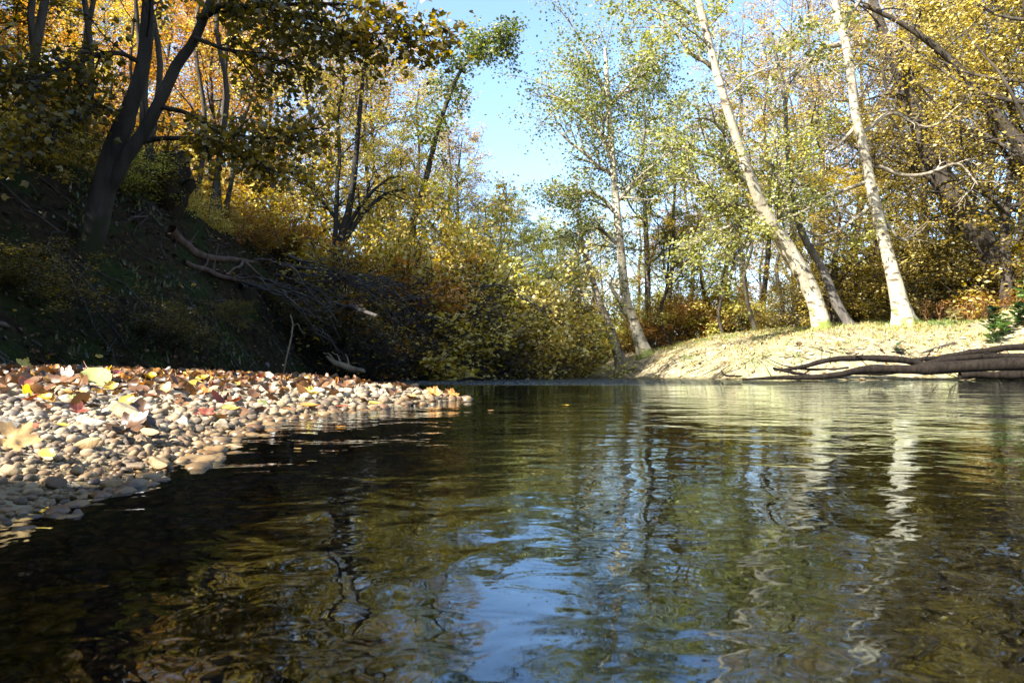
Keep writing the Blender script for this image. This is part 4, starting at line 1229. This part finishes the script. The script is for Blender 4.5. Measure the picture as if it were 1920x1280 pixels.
# more trees and bushes on the plateau above the left bank, brush over its foot
for kind, px, d, top in [('gold', 60, 17, 150), ('gold', 130, 16, 180), ('amber', 200, 17, 170), ('gold', 250, 19, 200), ('olive', 30, 14, 240), ('gold', 330, 18, 230), ('amber', 400, 19, 280),
                         ('gold', 460, 18, 300), ('lime', 300, 21, 200), ('gold', 160, 22, 120), ('gold', -20, 18, 160), ('amber', 90, 24, 80)]:
    shrub_px(kind, px, d, top, f'{DS[kind]} bush on top of the left bank under the trees', 'bushes on top of the left bank')
for kind, px, d, top in [('twig', 560, 12, 520), ('twig', 620, 13, 470), ('twig', 740, 13.5, 540), ('twig', 800, 14.5, 570), ('twig', 860, 15.2, 600), ('twig', 700, 14, 440), ('twig', 950, 19, 560), ('twig', 520, 11.5, 540), ('twig', 590, 12, 500), ('twig', 660, 12.3, 520), ('twig', 715, 12.8, 560), ('twig', 780, 13.8, 590), ('twig', 910, 16.8, 610)]:
    shrub_px(kind, px, d, top, ('low' if top > 535 else 'tall') + ' leafless twiggy brush leaning over the dark water below the left bank', 'brush below the left bank')

# ------------------------------------------------------------------ dead wood
DW = {
    'wet': bark_mat('shade_dark_wood', (.004, .003, .002), (.022, .016, .011), bump=1.0, scale=14),  # dark wood; the drift pile's missing shade is put into its colour
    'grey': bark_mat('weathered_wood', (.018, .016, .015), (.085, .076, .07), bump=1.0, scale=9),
    'pink': bark_mat('peeling_wood', (.03, .019, .015), (.13, .09, .07)),
    'bleach': bark_mat('bleached_wood', (.05, .04, .03), (.17, .135, .09)),
    'root': bark_mat('earthy_root', (.006, .005, .003), (.03, .022, .014)),
}


GF = 'fallen trunks on the dark left bank'


def log(name, label, path, mat, cat='log', group=None, twigs=(), wob=.015, rough=.22, seed=1, seg=12, n=24, stubs=0):
    if group == GF:      # laid on the slope
        path = [(a, b, w, hit(a, b, 4, 40)[1] - .12) for a, b, w, c in path]
        twigs = [[(a, b, w, hit(a, b, 4, 40)[1] - .25) for a, b, w, c in t] for t in twigs]
    P0 = [at(a, b, c) for a, b, w, c in path]; R0 = [w / 2 / F * c * (.75 if group == GL else 1) for a, b, w, c in path]
    base = np.array([P0[0][0], P0[0][1], min(P0[0][2], P0[-1][2])])
    root = empty(name, base); tag(root, label, cat, group)
    mb = MB(); P, R = mb.path(P0, R0, n, seg, rough, wob=wob, seed=seed)
    link('stem', mb.mesh('stem', mat, base), root)
    g = Grow(seed + 700)
    for tw in twigs:
        mb = MB()
        mb.path([at(a, b, c) for a, b, w, c in tw], [w / 2 / F * c for a, b, w, c in tw], 12, 6, .06, wob=.04, seed=seed + 3)
        link('branch', mb.mesh('branch', mat, base), root)
    for k in range(stubs):
        i = int(g.r.uniform(.1, .95) * (n - 2)); T = P[i + 1] - P[i]; T /= np.linalg.norm(T)
        mb = MB(); d = g.side(T, g.r.uniform(.5, 1.0)); d[2] = abs(d[2])
        L = g.line(P[i], d, g.r.uniform(.2, .7), 6, .15)
        mb.tube(L, np.linspace(R[i] * .35, .004, 6), 5)
        link('branch', mb.mesh('branch', mat, base), root)
    return root


GL = 'drift logs at the foot of the right bank'
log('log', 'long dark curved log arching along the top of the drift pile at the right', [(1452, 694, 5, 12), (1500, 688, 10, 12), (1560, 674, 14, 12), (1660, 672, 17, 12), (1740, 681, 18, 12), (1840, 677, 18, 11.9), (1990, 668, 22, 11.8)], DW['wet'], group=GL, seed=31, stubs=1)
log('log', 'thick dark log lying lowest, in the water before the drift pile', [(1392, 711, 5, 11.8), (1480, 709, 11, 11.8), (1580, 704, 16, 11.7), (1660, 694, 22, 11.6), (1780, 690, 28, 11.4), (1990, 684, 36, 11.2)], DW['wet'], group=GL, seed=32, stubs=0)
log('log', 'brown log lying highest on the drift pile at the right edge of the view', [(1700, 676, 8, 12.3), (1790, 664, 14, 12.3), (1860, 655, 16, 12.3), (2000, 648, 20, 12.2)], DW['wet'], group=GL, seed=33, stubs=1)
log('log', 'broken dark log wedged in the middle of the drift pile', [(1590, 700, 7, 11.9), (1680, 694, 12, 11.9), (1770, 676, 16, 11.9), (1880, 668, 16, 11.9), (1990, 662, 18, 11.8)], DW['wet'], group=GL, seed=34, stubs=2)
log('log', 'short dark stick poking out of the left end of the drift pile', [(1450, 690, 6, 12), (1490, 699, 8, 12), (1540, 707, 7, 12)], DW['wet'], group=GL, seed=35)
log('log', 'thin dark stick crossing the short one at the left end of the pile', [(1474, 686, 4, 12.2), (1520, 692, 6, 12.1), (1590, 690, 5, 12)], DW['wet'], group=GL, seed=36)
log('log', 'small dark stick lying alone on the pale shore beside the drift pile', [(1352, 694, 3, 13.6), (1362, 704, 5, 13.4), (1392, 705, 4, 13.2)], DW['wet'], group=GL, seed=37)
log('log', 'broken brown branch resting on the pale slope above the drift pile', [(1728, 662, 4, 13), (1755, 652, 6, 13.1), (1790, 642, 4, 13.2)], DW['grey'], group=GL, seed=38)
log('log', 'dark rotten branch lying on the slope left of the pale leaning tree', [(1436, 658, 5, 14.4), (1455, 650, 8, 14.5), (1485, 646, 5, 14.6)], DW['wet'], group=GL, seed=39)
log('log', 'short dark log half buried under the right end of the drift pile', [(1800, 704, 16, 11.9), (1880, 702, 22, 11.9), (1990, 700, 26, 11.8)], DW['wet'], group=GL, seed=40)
log('fallen_tree', 'peeling reddish fallen trunk running down from the torn up roots', [(318, 430, 22, 12.6), (345, 462, 17, 12.4), (385, 482, 13, 12.2), (430, 486, 11, 12.0), (472, 491, 8, 11.8), (505, 492, 4, 11.6)], DW['pink'], 'fallen tree', GF,
    twigs=[[(455, 490, 7, 11.8), (440, 505, 5, 11.7), (420, 515, 4, 11.6)], [(460, 492, 6, 11.8), (485, 515, 4, 11.6), (500, 530, 3, 11.5)]], seed=41, stubs=2)
log('fallen_tree', 'long grey fallen trunk lying lower on the bank towards the water', [(450, 536, 13, 11.2), (520, 546, 14, 11.3), (570, 556, 13, 11.5), (640, 566, 11, 11.8), (700, 585, 6, 12.2)], DW['grey'], 'fallen tree', GF,
    seed=42, stubs=5)
log('fallen_tree', 'dull brown fallen pole between the reddish trunk and the grey one', [(345, 490, 9, 11.8), (400, 510, 10, 11.7), (440, 522, 8, 11.6), (480, 530, 6, 11.4)], DW['pink'], 'fallen tree', GF, seed=43, stubs=3)
log('driftwood', 'pale stump with thin broken twigs on the dark shore behind the gravel bar', [(612, 668, 5, 8.6), (628, 680, 10, 8.6), (655, 690, 14, 8.6), (682, 697, 9, 8.6)], DW['bleach'], 'driftwood', None,
    twigs=[[(632, 682, 5, 8.6), (618, 665, 3, 8.6), (606, 662, 2, 8.6)], [(640, 684, 4, 8.6), (634, 668, 3, 8.6), (622, 660, 2, 8.6)], [(655, 688, 4, 8.6), (652, 672, 2, 8.6), (648, 664, 1.5, 8.6)]], seed=44)
log('stick', 'thin pale upright stick on the dark bank behind the gravel crest', [(530, 706, 3, 7.4), (543, 650, 3.5, 7.4), (549, 615, 3, 7.5), (545, 590, 2, 7.6)], DW['bleach'], 'stick', None, twigs=[[(549, 612, 2.5, 7.5), (558, 608, 2, 7.5), (568, 626, 1.5, 7.5)]], seed=45)
log('driftwood', 'bleached curved branch rising from the water at the river bend', [(1040, 696, 8, 22), (1062, 686, 8, 22), (1082, 668, 6, 22), (1088, 655, 4, 22)], DW['bleach'], 'driftwood', None, twigs=[[(1062, 686, 5, 22), (1085, 684, 4, 22)]], seed=46)
log('driftwood', 'looping pale branch hanging over the water left of the river bend', [(1018, 630, 3, 21), (1030, 650, 4, 21), (1048, 662, 4, 21), (1056, 655, 3, 21), (1046, 648, 3, 21)], DW['bleach'], 'driftwood', None, seed=47)
log('driftwood', 'low brown branch lying along the shallow riffle', [(850, 716, 4, 11), (880, 710, 6, 11), (905, 712, 4, 11)], DW['wet'], 'driftwood', None, seed=48)


def skyline(px, d0=5.5, d1=16):
    d = np.linspace(d0, d1, 160)
    x = (px - 960) / F * d / math.cos(PITCH)
    h = terrain(x, d)
    k = int(np.argmax((h - CAM_H) / d))
    return x[k], d[k], h[k]


def dead_branches():
    r = np.random.default_rng(61)
    for i in range(36):
        u = (i + r.uniform(0, .8)) / 36
        px = 440 + 430 * u; py = 500 + 60 * u + r.uniform(-35, 35); d = 10.6 + 5.2 * u
        L = r.uniform(90, 190)
        drop = r.uniform(.25, .95)
        path = [(px, py, r.uniform(3.5, 8), d), (px + L * .35, py + L * .10, 4, d - .1), (px + L * .7, py + L * .38 * drop, 3, d), (px + L, min(py + L * drop, 698), 1.6, d)]
        tw = []
        for k in range(7):
            t = r.uniform(.2, .95); a = px + L * t; b = py + L * drop * t * t
            e = r.uniform(25, 70); q = r.uniform(-.5, 1.2)
            tw.append([(a, b, 2.4, d), (a + e * .5, b + e * q * .3, 1.8, d + r.uniform(-.2, .2)), (a + e, min(b + e * q, 700), .9, d + r.uniform(-.4, .4))])
        log('dead_branch', ['long', 'short'][L < 140] + [' steeply drooping', ' nearly level'][drop < .6] + ' bare dark branch hanging over the shaded foot of the left bank', path, DW['grey'], 'branch', 'bare branches over the left waterside', twigs=tw, wob=.05, rough=.1, seed=900 + i, seg=6)


dead_branches()


def root_plate():
    c = skyline(318); c = (c[0], c[1] - .3, c[2] + .35)
    root = empty('uprooted_stump', (c[0], c[1], c[2] - .55)); tag(root, 'dark torn up root plate of a fallen tree standing on the left bank', 'stump')
    base = np.array([c[0], c[1], c[2] - .55])
    V = IV3.copy()
    r = np.random.default_rng(3)
    V = V * (1 + .28 * vnoise(V * 2.2, 5) + .14 * vnoise(V * 5, 6))[:, None] * np.array([.46, .26, .62])
    V[:, 0] += .10 * V[:, 2]
    link('soil_plate', mesh_np('soil_plate', V + np.array([0, 0, .55]), [IF3], DW['root']), root)
    for k in range(26):
        a = r.uniform(0, 6.28); R0 = r.uniform(.2, .42)
        p = np.array([math.cos(a) * R0 * .9, -.12, .55 + math.sin(a) * R0 * 1.3])
        d = np.array([math.cos(a), r.uniform(-.7, .1), math.sin(a) * 1.1])
        g = Grow(800 + k); L = g.line(p, d, r.uniform(.25, .6), 7, .45, -.03)
        mb = MB(); P, R = smooth_path(L, np.linspace(r.uniform(.012, .035), .003, 7), 14); mb.tube(P, R, 5)
        link('root', mb.mesh('root', DW['root']), root)


root_plate()


# ------------------------------------------------------------------ small plants
WL = leaf_mat('weed_leaves', [(0, (.03, .06, .015)), (.5, (.09, .16, .04)), (1, (.20, .28, .08))], trans=.35, scale=3)
WD = leaf_mat('dark_weed_leaves', [(0, (.012, .025, .01)), (.5, (.03, .055, .02)), (1, (.07, .10, .035))], trans=.25, scale=3)


def weed(name, label, px, py, d, h, n, leaf, mat, seed, stems=1, group=None, up=.6, cat='plant'):
    g = ground_at(px, d) if py is None else hit(px, py)
    root = empty(name, (g[0], g[1], hz(g[0], g[1]))); tag(root, label, cat, group)
    r = np.random.default_rng(seed)
    mb = MB(); Vs = []; Fs = []; c = 0
    LV, LF = curled_leaf(seed, 'oval', None, .4)
    for q in range(stems):
        L = np.array([[0, 0, -.03], [0, 0, h * .35], [0, 0, h * .7], [0, 0, h]]) * 1.0
        L[1:, :2] += np.cumsum(r.normal(0, h * .07, (3, 2)), 0) + (r.normal(0, h * .25, 2) if stems > 1 else 0) * np.array([[.3], [.7], [1]])
        P, R = mb.path(L, [.006, .005, .004, .002], 12, 5, 0)
        for k in range(n):
            t = (k + .5) / n; i = min(11, int((.15 + .85 * t) * 12)); a = k * 2.4 + q
            s = leaf * r.uniform(.7, 1.2); e = r.uniform(-.2, up)
            ex = np.array([math.cos(a) * math.cos(e), math.sin(a) * math.cos(e), math.sin(e)]); ey = np.array([-math.sin(a), math.cos(a), 0]); ez = np.cross(ex, ey)
            V = (LV[:, :1] + .5) * ex * s + LV[:, 1:2] * ey * s + LV[:, 2:] * ez * s * .6 + P[i]
            Vs.append(V); Fs.append(LF[0] + c); c += len(V)
    link('stem', mb.mesh('stem', mat), root)
    link('leaves', mesh_np('leaves', np.vstack(Vs), [np.vstack(Fs)], mat), root)


weed('weed', 'small dark leafy weed on the pale slope above the drift logs', 1680, 664, 13, .16, 9, .17, WD, 1)
weed('weed', 'tall thin weed rising above the green mound at the right edge', 1908, None, 13.6, 1.15, 10, .22, WL, 2)
weed('weed', 'short thin weed beside the tall one at the right edge', 1893, None, 14.1, .55, 5, .10, WL, 3)
for i, (px, d) in enumerate([(1868, 13.6), (1885, 13.3), (1905, 13.5), (1925, 13.3), (1860, 13.2), (1940, 13.8)]):
    weed('leafy_plant', 'bushy green plant growing on the mound at the right edge', px, None, d, .42, 10, .19, WL if i % 3 else WD, 10 + i, 4, 'green plants on the mound')
weed('weed', 'pale spiky plant on the grassy crest right of the tall pale tree', 1795, None, 15.2, .3, 8, .2, GD, 30, 2)
for i, (px, d) in enumerate([(1740, 16.2), (1765, 16.4), (1820, 16.0), (1845, 16.2)]):
    weed('dry_plant', 'dry brown stalky plant on the crest right of the tall pale tree', px, None, d, .55, 6, .12, FL['brown'], 40 + i, 4, 'dry plants along the crest')

# stones of the right beach and of the riffle
n = 0
r9 = np.random.default_rng(99)
while n < 70:
    x = r9.uniform(3.2, 11); y = r9.uniform(12, 18)
    q = float(sdf(RIGHT, np.array([x]), np.array([y]))[0])
    if q < -.15 or q > 1.6 or r9.random() < q * .4: continue
    n += 1
    stone(ST['mixed' if r9.random() < .6 else 'cream'][r9.integers(2)], x, y, r9.uniform(.06, .22), r9.uniform(0, 6), (0, r9.normal(0, .2)),
          'pale stone lying on the sunlit shore of the right bank', 'stones on the right shore', name='shore_stone')
for i, (px, py, d, s) in enumerate([(1185, 705, 15.8, .4), (1240, 702, 16, .3), (985, 709, 13, .25), (775, 720, 7.0, .22), (745, 722, 6.6, .2), (465, 700, 8.0, .5)]):
    p = at(px, py, d)
    stone(ST['brown'][i % 2], p[0], p[1], s, i * 1.3, (0, .1), 'dark wet rock breaking the surface of the riffle at the river bend', 'rocks of the riffle', name='river_rock', z=-.02 - s * .12)

# bushes, saplings and trees along the crest of the left bank; brush lying on its face
r7 = np.random.default_rng(77)
for i, px in enumerate([-20, 35, 85, 225, 210, 370, 400, 440, 470, 500, 530, 390]):
    x, y, h = skyline(px)
    k = ['gold', 'olive', 'amber', 'olive', 'lime', 'gold', 'olive', 'amber', 'gold', 'olive', 'gold', 'amber'][i]
    s = r7.uniform(.28, .55) * (.8 if px > 350 else 1)
    place_tree('bush', SH[k], x - .3, y + .5, (s * 1.2, s * 1.2, s), r7.uniform(0, 6), f'small {DS[k]} bush on the edge where the dark left bank levels out', 'bush', 'bushes on the edge of the left bank', -.05, part='stems')
for i, (px, dd) in enumerate([(112, 1.5), (165, 3), (245, 1), (268, 2.5), (385, 1.0), (60, 2.2), (345, 3.5), (18, .8), (420, 2.5), (225, 4)]):
    x, y, h = skyline(px)
    place_tree('thin_tree', TT['pole'], x * (1 + dd / y), y + dd, (.7, .7, .75 + .03 * i), r7.uniform(0, 6), 'thin dark trunk standing among golden leaves on top of the left bank', 'tree', 'thin trunks on top of the left bank')
for i, (px, py) in enumerate([(60, 560), (120, 620), (230, 640), (330, 600), (420, 600), (30, 470), (210, 590), (480, 640), (300, 640), (540, 620), (380, 660), (90, 660), (500, 560), (590, 660)]):
    p = hit(px, py, 4, 40)
    s = r7.uniform(.14, .26)
    place_tree('bush', SH[['olive', 'twig'][min(1, i % 4)]], p[0], p[1], (s * 1.5, s * 1.5, s), r7.uniform(0, 6), ['low dark leafy bush growing on the face of the shaded left bank', 'low tangle of bare twigs on the face of the shaded left bank'][min(1, i % 4)], 'bush',
               'low growth on the face of the left bank', -.05, part='stems')


def sticks(name, label, n, sampler, mat, ln, rad):
    r = np.random.default_rng(n)
    x, y = sampler(r, n)
    mb = MB()
    for a, b in zip(x, y):
        an = r.uniform(0, 6.28); L = ln * r.uniform(.4, 1.5)
        t = np.linspace(-.5, .5, 5) * L
        X = a + t * math.cos(an) + r.normal(0, .03 * L, 5); Y = b + t * math.sin(an) + r.normal(0, .03 * L, 5)
        Z = np.interp(np.arange(5), [0, 4], terrain(X[[0, 4]], Y[[0, 4]])) ; Z = np.maximum(Z, terrain(X, Y)) + rad
        mb.tube(np.stack([X, Y, Z + np.array([0, 0, .01, .02, .05]) * L], 1), np.linspace(rad * r.uniform(.6, 1.6), rad * .3, 5), 5)
    tag(link(name, mb.mesh(name, mat)), label, 'twigs', kind='stuff')


tufts('green_patches', 'small green weeds and grass patches on the sunlit right bank', 900, lambda r, n: (lambda x, y: (x[(sdf(RIGHT, x, y) > .5) & (fbm(x, y, .7, 55, 3) > .25)], y[(sdf(RIGHT, x, y) > .5) & (fbm(x, y, .7, 55, 3) > .25)]))(r.uniform(3.5, 14, n * 2), r.uniform(12.3, 19, n * 2)), WL, .11, 12, .02, .1)
sticks('bank_twigs', 'thin dead twigs littering the dark left bank', 650, on_slope, DW['grey'], .7, .008)
sticks('bar_twigs', 'short dead twigs among the leaf litter on the gravel bar', 120, on_bar, DW['grey'], .12, .0015)
sticks('shore_twigs', 'thin drift twigs strewn along the sunlit right shore', 260, lambda r, n: (lambda x, y: (x[np.abs(sdf(RIGHT, x, y) - .5) < .6], y[np.abs(sdf(RIGHT, x, y) - .5) < .6]))(r.uniform(3, 12, n * 3), r.uniform(11.5, 20, n * 3)), DW['wet'], .5, .007)

# floating leaves
for i, (px, py, w, mk) in enumerate([(640, 800, 20, 'orange'), (790, 832, 16, 'brown'), (560, 842, 22, 'ochre'), (1060, 760, 14, 'yellow'), (920, 770, 18, 'brown'), (1300, 790, 14, 'yellow'), (690, 905, 26, 'brown')]):
    d = CAM_H / ((py - 699) / F); x = (px - 960) / F * d
    V, Fs = curled_leaf(70 + i, 'oval', None, .15)
    o = link('floating_leaf', mesh_np('floating_leaf', V, Fs, FL[mk])); o.location = (x, d, .002); o.scale = (w / F * d,) * 3; o.rotation_euler = (0, 0, i * 1.1)
    tag(o, {'orange': 'orange', 'brown': 'brown', 'ochre': 'pale ochre', 'yellow': 'yellow'}[mk] + ' leaf floating on the river', 'leaf', 'leaves floating on the river')

# ------------------------------------------------------------------ give look-alikes their own label, by their order in the view
ORD = ['leftmost', 'second from left', 'third from left', 'fourth from left', 'fifth from left', 'sixth from left', 'seventh from left', 'eighth from left', 'ninth from left', 'tenth from left', 'eleventh from left', 'twelfth from left']
byl = {}
for o in SC.objects:
    if o.get('category'): byl.setdefault(o['label'], []).append(o)
for lab, os_ in byl.items():
    if 1 < len(os_) <= 12:
        os_.sort(key=lambda o: o.location.x / max(o.location.y, .1))
        for k, o in enumerate(os_):
            pre = (ORD[k] if k < len(os_) - 1 else 'rightmost') + ' '
            head = pre + lab
            if len(head.split()) > 16: head = ' '.join(head.split()[:16])
            o['label'] = head
